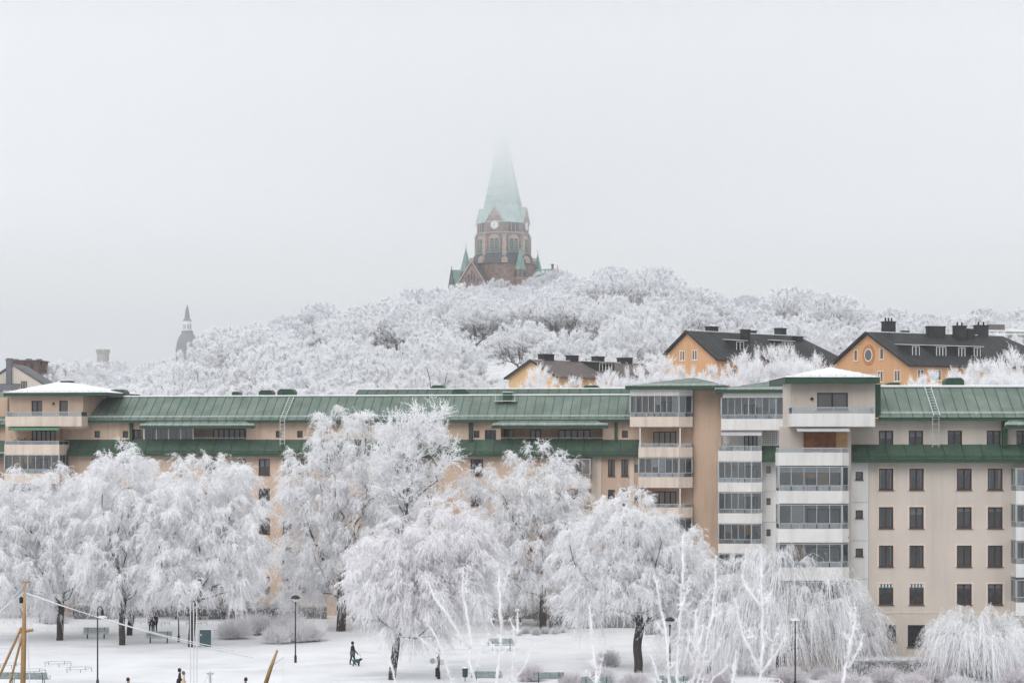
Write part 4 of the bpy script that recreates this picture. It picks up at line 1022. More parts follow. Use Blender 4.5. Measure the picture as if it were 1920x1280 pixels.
# orange house with round window
o2, zr, ze, g = house("house", "orange gabled house with a ringed round window and a row of dormers under black chimneys", 1629, 250., 30.1, R(28), 8.05, 4.2, 27, M_orange, M_black, 5.0)
def ringwin(o, z, r1, r0):
    def disc(mb, r, xa, xb):
        n = 28; pl = [(r*math.cos(2*math.pi*i/n), z+1.05*r*math.sin(2*math.pi*i/n)) for i in range(n)]
        mb.add([(xa, a, b) for a, b in pl]+[(xb, a, b) for a, b in pl], [tuple(range(n))[::-1], tuple(range(n, 2*n))]+[(i, (i+1) % n, n+(i+1) % n, n+i) for i in range(n)]); return mb
    a = disc(MB(), r1, -.05, .05).build("window_ring", M_ring, o)
    disc(MB(), r0*1.18, -.09, .0).build("frame", M_wframe, a); disc(MB(), r0, -.095, .0).build("pane", M_slate, a)
ringwin(o2, zr-2.75, 1.25, .66)
for y in (2.6, -2.6): gwin(o2, y, zr-3.4, .75, 1.4, 1)
for y in (4.7, 2.2, -2.3, -5.6): gwin(o2, y, zr-6.2, 1.15, 1.4)
for i in range(6): swin(o2, 1.6+i*2.7, zr-6.1, 1.05, 1.35, hw=8.05)
for i, (x, w, n) in enumerate(((2.6, 1.6, 2), (6.6, 2.2, 3), (9.9, 1.5, 2), (12.4, 1.5, 2))): dormer(o2, x, w, zr-3.15, 8.05, zr, 4.2, n)
chim(o2, 3.6, .6, 1.5, 1.0, zr-.6, zr+1.45, pots=3); chim(o2, 10.2, -.6, 2.4, 1.0, zr-1.2, zr+.95); chim(o2, 13.8, -1.0, 1.5, 1.0, zr-1.4, zr+1.1, pots=2); chim(o2, 15.6, -.6, 1.2, 1.2, zr-1.2, zr+.75)
chim(o2, 18.5, .3, 1.7, 1.0, zr-.6, zr+1.35, pots=2); chim(o2, 6.4, .8, .9, .6, zr-.5, zr+.35)
# low house with brown roof
o3, zr, ze, g = house("house", "low ochre house with brown sheet roof and four dark chimneys behind the long block", 999, 270., 27.4, R(43), 4.75, 2.2, 25, M_yellow, M_brownroof, 3.0)
for y in (1.6, -1.6): gwin(o3, y, zr-4.6, 1.0, 1.3)
for x, w, h in ((2.8, 2.1, 1.0), (7.8, 1.5, .95), (12.9, 1.6, .95), (17.6, .8, .9), (19.0, .8, .95)): chim(o3, x, .3, w, 1.0, zr-.4, zr+h*.85)
dormer(o3, 11, 3.5, zr-1.45, 4.75, zr, 2.2, 4)
# red brick block and gabled house far left, grey roof far right
x, Y = (30-960)*430/F, 430.
def zz_(py, Y): return CH+(HZ-py)*Y/F
b1 = empty("brick_building", (x, Y, float(terr(x, Y))-2)); tag(b1, "dark red brick building with square chimneys above the trees at the far edge", "building")
h = b1.location.z
s = Y/F
MB().box(-2*1, 42*s, 0, 9, 0, zz_(676, Y)-h).build("wall", pm("dark red brick", (.10, .06, .055), .9, .2, .8), b1)
MB().box(-2.3, 42*s+.3, -.3, 9.3, zz_(676, Y)-h+.001, zz_(674.5, Y)-h).build("roof", M_slate, b1)
for a, b, t in ((-12, -2, 672), (14, 23, 671.5), (34, 42, 672)): MB().box(a*s, b*s, 2, 3.5, zz_(684, Y)-h, zz_(t, Y)-h).build("chimney", M_slate, b1)
for a in (2, 14, 26): window(b1, a*s, (a+7)*s, zz_(690, Y)-h, zz_(681, Y)-h, 0, n=2, flush=True, curtain=False)
Y = 330.; x = (10-960)*Y/F; s = Y/F
b2 = empty("house", (x, Y, float(terr(x, Y))-2), R(0)); tag(b2, "pale gabled house with slate roof and tall dark chimney in front of the brick building", "house", "houses on the slope behind the long block")
h = b2.location.z; zr = zz_(685, Y)-h
MB().add([(-3, 0, 0), (6, 0, 0), (6, 0, zr-3), (1.2, 0, zr), (-3, 0, zr-3), (-3, 9, 0), (6, 9, 0), (6, 9, zr-3), (1.2, 9, zr), (-3, 9, zr-3)], [(0, 1, 2, 3, 4), (9, 8, 7, 6, 5), (0, 4, 9, 5), (1, 6, 7, 2)]).build("wall", M_beige, b2)
MB().slab([(-3.4, -.3, zr-3.1), (1.2, -.3, zr+.1), (1.2, 9, zr+.1), (-3.4, 9, zr-3.1)][::-1], .2).slab([(6.4, -.3, zr-3.1), (1.2, -.3, zr+.1), (1.2, 9, zr+.1), (6.4, 9, zr-3.1)], .2).build("roof", M_slate, b2)
MB().box(.2, 1.1, -.4, .6, zr-6, zr+1.2).build("chimney", M_slate, b2)
MB().slab([(-3, -2.5, zr-4.2), (2.5, -2.5, zr-4.2), (2.5, -.1, zr-3.0), (-3, -.1, zr-3.0)], .2).build("porch_roof", M_slate, b2)
window(b2, 2.6, 3.6, zr-4, zr-2.6, 0, n=2, flush=True, curtain=False)
Y = 420.; x = (1880-960)*Y/F; s = Y/F
b3 = empty("house", (x, Y, float(terr(x, Y))-3), R(12)); tag(b3, "snow-dusted flat roof with dark brick chimney at the far right skyline", "house", "houses on the slope behind the long block")
h = b3.location.z; zt = zz_(613, Y)-h
MB().box(-4.5, 16, 0, 10, 0, zt-.9).build("wall", M_quay, b3)
MB().slab([(-5, -.6, zt-1.5), (16.5, -.6, zt-1.5), (16.5, 5, zt), (-5, 5, zt)], .2).slab([(-5, 5, zt), (16.5, 5, zt), (16.5, 10.6, zt-1.5), (-5, 10.6, zt-1.5)], .2).build("roof", M_zinc, b3)
MB().box(-1.5, 2.2, 3.5, 4.6, zt-.8, zt+.75).build("chimney", M_brownroof, b3)

# ================================================================== TREES
DOWN = np.array([0, 0, -1.0])
def nrm(a): return a / np.maximum(np.linalg.norm(a, axis=-1, keepdims=True), 1e-9)

def grow(rng, lobes, trunk, ntarget, bf=.5, step=.8, arch=.10, shell=.45, jit=.06):
    """branch skeleton: trunk polyline, then crown targets joined to the nearest cheap node (balanced spanning tree)"""
    P = [np.array(p, float) for p in trunk]; par = [-1] + list(range(len(trunk)-1))
    Ln = [0.0]
    for i in range(1, len(P)): Ln.append(Ln[-1] + np.linalg.norm(P[i]-P[i-1]))
    first = max(1, int(len(P)*.6))
    vol = np.array([l[3]*l[4]*l[5] for l in lobes]); vol = vol/vol.sum()
    ci = rng.choice(len(lobes), ntarget, p=vol)
    d = nrm(rng.normal(size=(ntarget, 3))); rr = rng.random(ntarget) ** shell
    Lb = np.array(lobes, float)[ci]
    T = Lb[:, :3] + d*rr[:, None]*Lb[:, 3:6]
    T = T[T[:, 2] > .8]
    top = P[-1]
    T = T[np.argsort(np.linalg.norm(T-top, axis=1) + .3*np.abs(T[:, 2]-top[2]))]
    cap = len(P) + len(T)*14
    A_ = np.zeros((cap, 3)); A_[:len(P)] = P; LL = np.zeros(cap); LL[:len(P)] = Ln; n = len(P)
    par = par + [0]*(cap-n)
    pen = np.zeros(cap); pen[:first] = 1e3
    for t in T:
        dist = np.linalg.norm(A_[:n]-t, axis=1)
        back = np.clip(A_[:n, 2]-t[2], 0, None)*.25          # prefer growing upwards and outwards
        j = int(np.argmin(dist + bf*LL[:n] + back + pen[:n]))
        m = min(12, max(1, int(dist[j]/step))); a = A_[j].copy(); prev = j
        for k in range(1, m+1):
            f = k/m
            p = a + (t-a)*f; p[2] += arch*dist[j]*math.sin(math.pi*f)
            if k < m: p += rng.normal(size=3)*jit*step
            A_[n] = p; par[n] = prev; LL[n] = LL[prev]+np.linalg.norm(p-A_[prev]); prev = n; n += 1
    return A_[:n], np.array(par[:n]), LL[:n]

def radii(par, n, r0, rtrunk, ex=2.4):
    acc = np.zeros(n); kids = np.zeros(n, int)
    for i in range(1, n): kids[par[i]] += 1
    for i in range(n-1, -1, -1):
        if kids[i] == 0: acc[i] = r0**ex
        if par[i] >= 0: acc[par[i]] += acc[i]
    r = acc**(1/ex); k = rtrunk/r[0]
    g = math.log(rtrunk/r0)/math.log(r[0]/r0) if r[0] > r0*1.01 else 1
    return r0*(r/r0)**g, kids

def chains(P, par, rad):
    n = len(P); ch = [[] for _ in range(n)]
    for i in range(1, n): ch[par[i]].append(i)
    out = []; stack = [(0, None)]
    while stack:
        i, frm = stack.pop(); c = [frm, i] if frm is not None else [i]
        while ch[i]:
            ks = sorted(ch[i], key=lambda k: -rad[k])
            for k in ks[1:]: stack.append((k, i))
            i = ks[0]; c.append(i)
        if len(c) > 1: out.append(c)
    return out

def tubes(P, rad, chs, lo, hi, sides, start=None):
    """triangulated tubes for the stretches of the chains whose radius lies in [lo, hi)"""
    V, Tr = [], []; b = 0
    for c in chs:
        seg = [i for i in c if lo <= rad[i] < hi]
        if len(seg) < 2:
            continue
        k0 = c.index(seg[0])
        if k0 > 0: seg = [c[k0-1]] + seg
        p = P[seg]; r = rad[seg].copy()
        if len(seg) > 1 and r[0] > r[1]*1.6: r[0] = r[1]*1.15
        t = np.gradient(p, axis=0); t = nrm(t)
        ref = np.where(np.abs(t[:, 2:3]) > .9, np.array([[1., 0, 0]]), np.array([[0, 0, 1.]]))
        a = nrm(np.cross(t, ref)); q = np.cross(t, a)
        an = np.arange(sides)*2*math.pi/sides
        v = p[:, None] + (a[:, None]*np.cos(an)[None, :, None] + q[:, None]*np.sin(an)[None, :, None])*r[:, None, None]
        V.append(v.reshape(-1, 3)); L = len(seg)
        i = np.arange(L-1)[:, None]*sides; k = np.arange(sides)[None]; k2 = (k+1) % sides
        f1 = np.stack([i+k, i+k2, i+sides+k2], -1).reshape(-1, 3); f2 = np.stack([i+k, i+sides+k2, i+sides+k], -1).reshape(-1, 3)
        Tr.append(np.concatenate([f1, f2])+b); b += L*sides
    if not V: return np.zeros((0, 3)), np.zeros((0, 3), int)
    return np.concatenate(V), np.concatenate(Tr)

def sprays(rng, O, D, L, droop, w, K, side_len, side_w, ang=(30, 65), sdroop=.15, nseg=2, curl=.0):
    """feathery frosted sprays: a bending axis strip with K side twigs each"""
    S = len(O); ts = np.linspace(0, 1, nseg+1)
    D = nrm(D); V, T = [], []; base = 0
    wob = rng.normal(size=(S, 3))*curl
    def Q(t): return O + D*(L*t)[:, None] + DOWN*(droop*L*t*t)[:, None] + wob*(L*np.sin(t*5.))[:, None]
    wd = nrm(np.cross(D, rng.normal(size=(S, 3))))*w[:, None]
    vs = []
    for t in ts[:-1]:
        q = Q(np.full(S, t)); k = 1-.55*t; vs += [q-wd*k, q+wd*k]
    vs.append(Q(np.ones(S)))
    nv = len(vs); V.append(np.stack(vs, 1).reshape(-1, 3)); idx = np.arange(S)[:, None]*nv
    tr = []
    for s in range(nseg-1): a = 2*s; tr += [[a, a+1, a+3], [a, a+3, a+2]]
    a = 2*(nseg-1); tr.append([a, a+1, a+2])
    T.append((idx[:, None]+np.array(tr)[None]).reshape(-1, 3)); base = S*nv
    for k in range(K):
        t = np.clip((k+rng.random(S))/K*.95+.05, 0, 1)
        q = Q(t); tg = nrm(D*L[:, None] + DOWN*(2*droop*L*t)[:, None])
        pp = nrm(np.cross(tg, rng.normal(size=(S, 3)))); a = np.radians(rng.uniform(ang[0], ang[1], S))[:, None]
        d = tg*np.cos(a)+pp*np.sin(a); ln = (side_len*L*(1.15-.7*t)*rng.uniform(.55, 1.25, S))[:, None]
        sw = nrm(np.cross(d, rng.normal(size=(S, 3))))*(side_w*rng.uniform(.7, 1.2, S))[:, None]
        tip = q+d*ln+DOWN*ln*sdroop
        v = np.stack([q-sw, q+sw, tip], 1).reshape(-1, 3)
        V.append(v); i = np.arange(S)[:, None]*3+base
        T.append((i[:, None]+np.array([[0, 1, 2]])[None]).reshape(-1, 3)); base += S*3
    return np.concatenate(V), np.concatenate(T)

def join(parts):
    V, T = [], []; b = 0
    for v, t in parts:
        if len(v) == 0: continue
        V.append(v); T.append(t+b); b += len(v)
    return np.concatenate(V), np.concatenate(T)

STY = dict(
    birch=dict(bf=.45, step=.7, arch=.14, L=(.55, 1.35), droop=(.35, 1.25), w=.019, K=14, sl=.40, sw=.019, out=.65, up=.15, rnd=.6, sd=.45, r0=.014, dark=.032, curl=.02),
    willow=dict(bf=.55, step=.7, arch=.22, L=(1.1, 2.5), droop=(1.0, 2.3), w=.018, K=10, sl=.16, sw=.015, out=.75, up=.35, rnd=.38, sd=.7, r0=.016, dark=.045, curl=.02),
    twisty=dict(bf=.35, step=.6, arch=.05, L=(.7, 1.4), droop=(-.2, .25), w=.032, K=7, sl=.5, sw=.032, out=.7, up=.25, rnd=.7, sd=-.05, r0=.022, dark=.05, curl=.07),
    hill=dict(bf=.5, step=1.1, arch=.08, L=(.45, 1.0), droop=(-.05, .35), w=.024, K=10, sl=.5, sw=.025, out=.8, up=.45, rnd=.6, sd=0., r0=.028, dark=.046, curl=.02),
    shrubtree=dict(bf=.3, step=.7, arch=.0, L=(.6, 1.2), droop=(-.2, .1), w=.02, K=10, sl=.4, sw=.02, out=.5, up=.7, rnd=.4, sd=-.1, r0=.014, dark=.03, curl=.02),
)
def make_tree(seed, lobes, trunk, rtrunk, style, ntarget, nspray, mat=None, bark=None, shell=.45, inner=0.25, topw=0.0, bare=0):
    st = STY[style]; rng = np.random.default_rng(seed)
    P, par, LL = grow(rng, lobes, trunk, ntarget, st['bf'], st['step'], st['arch'], shell)
    rad, kids = radii(par, len(P), st['r0'], rtrunk)
    chs = chains(P, par, rad)
    dk = st['dark']
    wv, wt = tubes(P, rad, chs, dk, 9, 7)
    fv, ft = tubes(P, rad, chs, 0, dk, 4)
    cand = np.where((rad < dk*1.3) & (np.arange(len(P)) > len(trunk)))[0]
    wts = np.where(kids[cand] == 0, 3.0, 1.0) + inner
    if topw:                                            # frost gathers on the upper, outer twigs; the lower limbs stay bare
        zc0 = P[cand, 2]; q = np.clip((zc0-np.percentile(zc0, 22))/(np.percentile(zc0, 72)-np.percentile(zc0, 22)), 0, 1)
        wts = wts*(1-topw+topw*q**1.3)
    c = rng.choice(cand, nspray, p=wts/wts.sum())
    f = rng.random(nspray)[:, None]; O = P[c]*(1-f)+P[par[c]]*f
    bd = nrm(P[c]-P[par[c]])
    Lb = np.array(lobes, float)
    # outward direction from the nearest lobe centre
    k = np.argmin(np.linalg.norm((O[:, None]-Lb[None, :, :3])/Lb[None, :, 3:6], axis=2), axis=1)
    out = nrm((O-Lb[k, :3])/Lb[k, 3:6]**1.3)
    D = out*st['out'] + bd*.5 + rng.normal(size=(nspray, 3))*st['rnd'] + np.array([0, 0, st['up']])
    L = rng.uniform(*st['L'], nspray); dr = rng.uniform(*st['droop'], nspray)
    sv = sprays(rng, O, D, L, dr, st['w']*rng.uniform(.7, 1.2, nspray), st['K'], st['sl'], st['sw'], sdroop=st['sd'], curl=st['curl'], nseg=3 if style == 'willow' else 2)
    cv, ct = join([(fv, ft), sv])
    cv[:, 2] = np.maximum(cv[:, 2], .05)
    if bare:                                            # unfrosted twigs on the lower, inner limbs
        zz0 = P[cand, 2]; q = np.clip((np.percentile(zz0, 60)-zz0)/(np.percentile(zz0, 60)-np.percentile(zz0, 5)), 0, 1)+1e-4
        c2 = rng.choice(cand, bare, p=q/q.sum()); bd2 = nrm(P[c2]-P[par[c2]])
        D2 = bd2 + rng.normal(size=(bare, 3))*.45 + np.array([0, 0, st['up']*.8])
        bv = sprays(rng, P[c2], D2, rng.uniform(*st['L'], bare)*(2.2 if style == 'hill' else 1.25), rng.uniform(*st['droop'], bare)*.5, st['w']*(1.15 if style == 'hill' else .5)*np.ones(bare), 3, .45, st['sw']*.5)
        nb_ = len(wt); wv, wt = join([(wv, wt), bv])
    wme = tri_mesh("trunk", wv, wt, bark or M_bark)
    if bare:
        wme.materials.append(M_twig); mi = np.zeros(len(wt), np.int32); mi[nb_:] = 1; wme.polygons.foreach_set("material_index", mi)
    wme.polygons.foreach_set("use_smooth", [True]*len(wme.polygons))
    return wme, tri_mesh("crown", cv, ct, mat or M_frost)

def plant_tree(name, label, cat, group, loc, wme, cme, rz=0., sc=1.):
    o = empty(name, loc, rz); o.scale = (sc, sc, sc); tag(o, label, cat, group)
    inst("trunk", wme, o); inst("crown", cme, o); return o
def trunk_path(rng, h, lean=(0, 0), n=7, wob=.03):
    a, b = rng.random(2)*6.3
    return [(lean[0]*(i/n)**1.5 + wob*1.6*math.sin(a+i*.9)*(i > 0), lean[1]*(i/n)**1.5+wob*1.6*math.sin(b+i*.8)*(i > 0), -0.15 + (h+.15)*i/n) for i in range(n+1)]

# ------------------------------------------------------------------ park trees, one by one
def park_tree(seed, base, lobes_px, th, rt, style, nt, ns, name, label, lean=(0, 0), mat=None, bark=None, depth=.85, shell=.45, extra=None):
    """base: trunk foot pixel; lobes_px: (cx, cy, rx, ry[, dy]) crown masses in photograph pixels at the tree's own distance"""
    g = onground(*base); Y = g.y; s = Y/F
    g.z = float(terr(g.x, g.y))
    lobes = []
    for i, l in enumerate(lobes_px):
        cx, cy, rx, ry = l[:4]; dy = l[4] if len(l) > 4 else 0
        lobes.append(((cx-base[0])*s, dy, CH-(cy-HZ)*s-g.z, rx*s, max(rx, min(ry, rx*1.3))*s*depth, ry*s))
    rng = np.random.default_rng(seed+100)
    w_, c_ = make_tree(seed, lobes, trunk_path(rng, th, lean), rt, style, int(nt*1.4), int(ns*.98), mat, bark, shell, bare=ns//40)
    return plant_tree(name, label, "tree", "frosted park trees", g, w_, c_)
if TREES:
    park_tree(1, (-45, 1205), [(-30, 1070, 100, 95), (-70, 950, 100, 100), (15, 1060, 55, 90)], 3.2, .24, 'birch', 260, 3200, "birch_tree", "frosted weeping birch cut by the photo edge behind the yellow mast")
    park_tree(2, (112, 1201), [(70, 985, 110, 100), (60, 1070, 105, 70), (135, 960, 70, 95), (20, 930, 70, 55), (110, 1050, 90, 75)], 3.8, .30, 'birch', 480, 8200, "birch_tree", "broad frosted birch on a thick dark trunk left of the first bench", lean=(.3, 0))
    park_tree(3, (229, 1208), [(228, 930, 70, 105), (190, 1010, 80, 95), (275, 1000, 60, 110), (215, 1075, 85, 65), (238, 868, 46, 46), (280, 1080, 50, 55)], 4.2, .27, 'birch', 480, 8600, "birch_tree", "tall frosted birch with the dark leaning trunk between the two park benches", lean=(.1, 0))
    park_tree(4, (243, 1191), [(170, 930, 65, 65), (150, 1010, 70, 70), (295, 920, 55, 65), (230, 1040, 80, 70)], 4.2, .26, 'birch', 220, 3600, "birch_tree", "darker forked frosted birch standing just behind the tall one", lean=(.5, 0))
    park_tree(5, (359, 1213), [(385, 930, 92, 90), (330, 980, 80, 100), (435, 1000, 78, 105), (360, 1070, 110, 65), (455, 1070, 56, 65), (440, 895, 46, 52), (400, 1030, 90, 90)], 3.4, .27, 'birch', 540, 10000, "birch_tree", "wide frosted birch beside the teal cabinet, twigs hanging low", lean=(.1, 0))
    park_tree(6, (639, 1182), [(628, 830, 58, 72), (690, 850, 60, 80), (600, 920, 80, 95), (685, 950, 90, 100), (585, 1020, 70, 95), (650, 1050, 100, 80), (560, 890, 38, 70), (560, 1090, 52, 48), (730, 1000, 60, 100)], 5.0, .42, 'birch', 620, 11500, "birch_tree", "largest frosted weeping birch, rising over the green roof", lean=(.2, 0), depth=.7)
    park_tree(7, (776, 1190), [(775, 850, 75, 78), (800, 800, 46, 52), (830, 840, 28, 66), (740, 870, 50, 75), (785, 930, 70, 70)], 8.2, .24, 'twisty', 320, 2600, "tree", "sparse twisted frosted tree with bristling top in front of the green roof", lean=(-.4, 0), bark=M_barkw, shell=.6, depth=.7)
    park_tree(8, (735, 1273), [(842, 1000, 80, 66), (752, 1035, 66, 74), (694, 1080, 50, 76), (882, 1070, 56, 95), (795, 1095, 95, 78), (722, 1150, 44, 48), (785, 1165, 60, 46)], 4.2, .27, 'birch', 540, 10500, "birch_tree", "low spreading frosted birch nearest the dog walker, twigs almost to the ground", lean=(.6, 0), mat=M_frost2)
    park_tree(9, (1019, 1182), [(1000, 880, 60, 58), (960, 940, 76, 80), (1045, 930, 58, 85), (1000, 1010, 92, 90), (1060, 980, 44, 75), (970, 1080, 80, 52), (900, 920, 40, 52), (915, 1020, 50, 80)], 4.8, .33, 'birch', 520, 8200, "birch_tree", "grey-shadowed frosted birch beyond the park, before the peach facade", lean=(-.1, 0), depth=.65)
    park_tree(10, (1196, 1259), [(1180, 985, 85, 72), (1120, 1040, 80, 78), (1230, 1040, 80, 85), (1290, 1055, 56, 75), (1170, 1090, 110, 62), (1090, 1110, 55, 62), (1265, 1120, 75, 55)], 2.3, .32, 'birch', 540, 8600, "birch_tree", "frosted birch with three visible dark limbs beside the mushroom lamp", lean=(0, 0))
    park_tree(11, (1462, 1262), [(1470, 1060, 66, 56), (1410, 1100, 74, 80), (1540, 1108, 78, 64), (1596, 1150, 56, 70), (1500, 1155, 104, 70), (1390, 1160, 52, 66), (1620, 1190, 52, 48)], 2.4, .36, 'willow', 440, 9600, "willow_tree", "large frosted weeping willow spreading before the white balconies", lean=(.3, 0))
    park_tree(12, (1832, 1276), [(1830, 1178, 88, 42), (1780, 1188, 44, 40), (1890, 1192, 52, 42)], 1.9, .15, 'willow', 220, 3000, "willow_tree", "low mushroom-shaped frosted willow under the beige facade windows", lean=(.0, 0))
    park_tree(13, (74, 1166), [(75, 1110, 28, 34)], 1.6, .08, 'birch', 60, 500, "young_tree", "slim young frosted tree beyond the thick-trunked birch", lean=(0, 0))
    park_tree(14, (1697, 1243), [(1685, 1185, 24, 28), (1718, 1180, 24, 30)], 1.0, .09, 'shrubtree', 90, 800, "young_tree", "many-stemmed frosted shrub before the basement windows", mat=M_frosth)
    park_tree(15, (1330, 1262), [(1345, 1140, 52, 60), (1300, 1180, 44, 44)], 2.0, .14, 'willow', 160, 2200, "willow_tree", "small frosted willow left of the large one, behind the near branches")

# ------------------------------------------------------------------ hill trees: a few crowns, copied one by one
def hill_proto(seed, w, h, tr, nlobe, nt=560, ns=5600):
    rng = np.random.default_rng(seed); lobes = [(0, 0, h*.62, w*.43, w*.43, h*.35)]
    for i in range(nlobe):
        a = 2*math.pi*i/nlobe+rng.normal()*.3; r = w*.29*rng.uniform(.8, 1.1)
        lobes.append((r*math.cos(a), r*math.sin(a), h*rng.uniform(.45, .68), w*rng.uniform(.18, .24), w*rng.uniform(.18, .24), h*rng.uniform(.18, .24)))
    return make_tree(seed, lobes, trunk_path(rng, h*.3, (rng.normal()*.4, 0), 5, .12), .34, 'hill', nt, ns, M_frosth, M_bark, shell=.33, topw=.985, bare=ns//5)
if HILL:
    PW = [20, 18, 22, 15, 18, 12]; PH = [15.5, 17, 15.5, 14, 17, 12.5]
    protos = [hill_proto(300+i, PW[i], PH[i], 4, n, nt, ns) for i, (n, nt, ns) in enumerate(((6, 640, 10500), (5, 580, 9400), (7, 720, 12000), (5, 460, 6800), (6, 580, 9700), (4, 360, 4700)))]
    rng = np.random.default_rng(77)
    cand = []
    y = 224.0
    while y < 722:
        hw = .30*y+14; sp = 15.5 + (y-220)*.003
        x = -hw+rng.random()*sp
        while x < hw:
            cand.append((x+rng.normal()*3.0, y+rng.normal()*5.5)); x += sp*rng.uniform(.85, 1.2)
        y += sp*1.4
    def blocked(x, y):
        for (hx, hy, ang, L, w) in ((23.05, 260, R(40.6), 27, 5.2), (44.8, 250, R(28), 27, 8.1), (2.8, 270, R(43), 25, 4.8)):
            dx, dy = x-hx, y-hy; a = dx*math.cos(ang)+dy*math.sin(ang); b = -dx*math.sin(ang)+dy*math.cos(ang)
            if -5 < a < L+4 and -w-5 < b < w+5: return True
            # keep the view of the houses open: nothing tall just before them
            px = 960+F*x/y
        px = 960+F*x/y
        if 1235 < px < 1345 and y < 266: return True
        if 1520 < px < 1800 and y < 262: return True
        if 960 < px < 1240 and y < 268: return True
        if px < 60 and 300 < y < 440: return True
        if px > 1840 and 380 < y < 425: return True
        if abs(x-cX) < 34 and y > 686: return True
        return False
    manual = []
    for px, top, Y, k in ((930, 524, 704, 0), (905, 534, 698, 3), (968, 536, 700, 5), (1008, 519, 706, 1), (1024, 509, 712, 5), (882, 545, 700, 2), (850, 549, 705, 1), (1044, 505, 706, 4), (815, 545, 704, 0)):
        x = (px-960)*Y/F; z = float(terr(x, Y)); manual.append((x, Y, z, k, (CH+(HZ-top)*Y/F-z)/(PH[k]*.95), px, top))
    cover = np.full(2400, 905.0)
    cover[200:] = 742
    kept = []
    for x, y in sorted(cand, key=lambda c: c[1]):
        if blocked(x, y): continue
        k = int(rng.integers(0, 6)); sc = rng.uniform(.8, 1.12)
        if y > 560: sc *= .92
        px = 960+F*x/y; low = False
        if y < 275:
            sc *= .72 if px > 950 else 1.0
        z = float(terr(x, y)); top = HZ-F*(z+PH[k]*sc*.93-CH)/y; hwp = PW[k]*sc*.42*F/y
        a, b = int(max(0, px-hwp)+200), int(min(2200, px+hwp)+200)
        if b <= a+4: continue
        xs = (np.arange(a, b)-200-px)/hwp
        arc = top + (PH[k]*sc*.5*F/y)*(1-np.sqrt(np.clip(1-xs**2, 0, 1)))
        vis = cover[a:b]-arc
        if (vis > 5).mean() < .25 or vis.max() < 9: continue
        cover[a:b] = np.minimum(cover[a:b], arc+ .10*PH[k]*F/y)
        kept.append((x, y, z, k, sc, px, top))
    kept += manual
    ZX = [(150, "beyond the corner penthouse"), (280, "under the battlement tower"), (430, "under the distant dome"), (560, "far left of the church"), (700, "left of the church"), (830, "on the church slope"),
          (930, "below the church turret"), (1050, "below the church"), (1150, "just right of the church"), (1260, "right of the church"), (1400, "above the one-dormer house"), (1560, "between the orange houses"), (1720, "above the round-window house"), (9999, "far right of the church")]
    seen = {}
    for x, y, z, k, sc, px, top in sorted(kept, key=lambda t: t[5]):
        zone = next(t for lim, t in ZX if px < lim)
        band = "on the skyline" if y > 610 else ("high up" if y > 500 else ("halfway up" if y > 390 else ("low down" if y > 290 else "at the roof ridge")))
        kind = ["broad domed", "tall rounded", "very wide", "compact", "tall billowing", "small"][k]
        seen.setdefault((kind, zone, band), []).append((x, y, z, k, sc))
    ORD = ["leftmost", "second", "third", "fourth", "fifth", "sixth", "seventh"]
    for (kind, zone, band), lst in seen.items():
        for i, (x, y, z, k, sc) in enumerate(lst):
            extra = "" if len(lst) == 1 else f", {ORD[i]} from left" if i else ", leftmost such"
            plant_tree("frosted_tree", f"{kind} frosted tree {zone}, {band}{extra}", "tree", "frosted trees on the hill", (x, y, z-.2), *protos[k], rz=float(rng.random()*6.28), sc=sc)
    print("hill trees", len(kept), "candidates", len(cand))
    # bushes and small trees rising right behind the long block
    bp = [make_tree(401, [(0, 0, 3.4, 2.6, 2.4, 2.6), (1.5, .4, 2.8, 1.7, 1.6, 1.8), (-1.6, 0, 2.7, 1.7, 1.6, 1.8)], trunk_path(np.random.default_rng(1), 1.0), .14, 'shrubtree', 150, 1900, M_frosth, M_barkw),
          make_tree(402, [(0, 0, 4.2, 2.2, 2.1, 3.2), (1.2, .4, 3.4, 1.5, 1.4, 2.2)], trunk_path(np.random.default_rng(2), 1.2), .14, 'shrubtree', 130, 1600, M_frost, M_barkw)]
    for i, (px, top, Y, k, s_, what) in enumerate((
            (1075, 712, 232, 0, 1.0, "before the brown-roofed house"), (1140, 700, 236, 1, 1.1, "right of the brown-roofed house gable"), (1190, 690, 240, 0, 1.1, "between brown-roofed and orange houses"),
            (1240, 668, 244, 1, 1.25, "at the foot of the orange gable with two windows"), (1290, 690, 238, 0, 1.0, "before the orange gable with two windows"), (1330, 690, 236, 0, 1.0, "right of the orange gable with two windows"),
            (1395, 668, 238, 1, 1.3, "hiding the eave of the one-dormer house"), (1440, 655, 242, 0, 1.5, "before the one-dormer house roof"), (1490, 655, 246, 0, 1.5, "before the end of the one-dormer roof"), (1525, 672, 232, 1, 1.2, "left of the snow-capped penthouse roof"),
            (1740, 700, 205, 0, .9, "over the roof ladder on the right"), (1715, 708, 200, 0, .8, "behind the right-hand roof ridge"), (1850, 680, 215, 0, 1.3, "under the right orange house"), (1900, 665, 220, 1, 1.4, "at the right photo edge above the green roof"),
            (1815, 690, 212, 1, 1.2, "beside the green roof vent"), (1010, 690, 236, 1, 1.0, "left of the brown-roofed house"))):
        z = CH+(HZ-top)*Y/F; h = (6.1 if k == 0 else 7.4)*s_
        x = (px-960)*Y/F
        gz = float(terr(x, Y))
        sc = (z-gz)/(6.1 if k == 0 else 7.4) if False else s_
        o = plant_tree("frosted_shrub", f"bushy frosted shrub {what}", "shrub", "frosted shrubs behind the long block", (x, Y, z-h), *bp[k], rz=i*1.3, sc=sc)
        # a stem down to the slope it grows from
        if z-h > gz: MB().tube([(0, 0, (gz-(z-h))/sc-.3), (.1, 0, .5)], [.16, .12], 6).build("stem", M_bark, o)
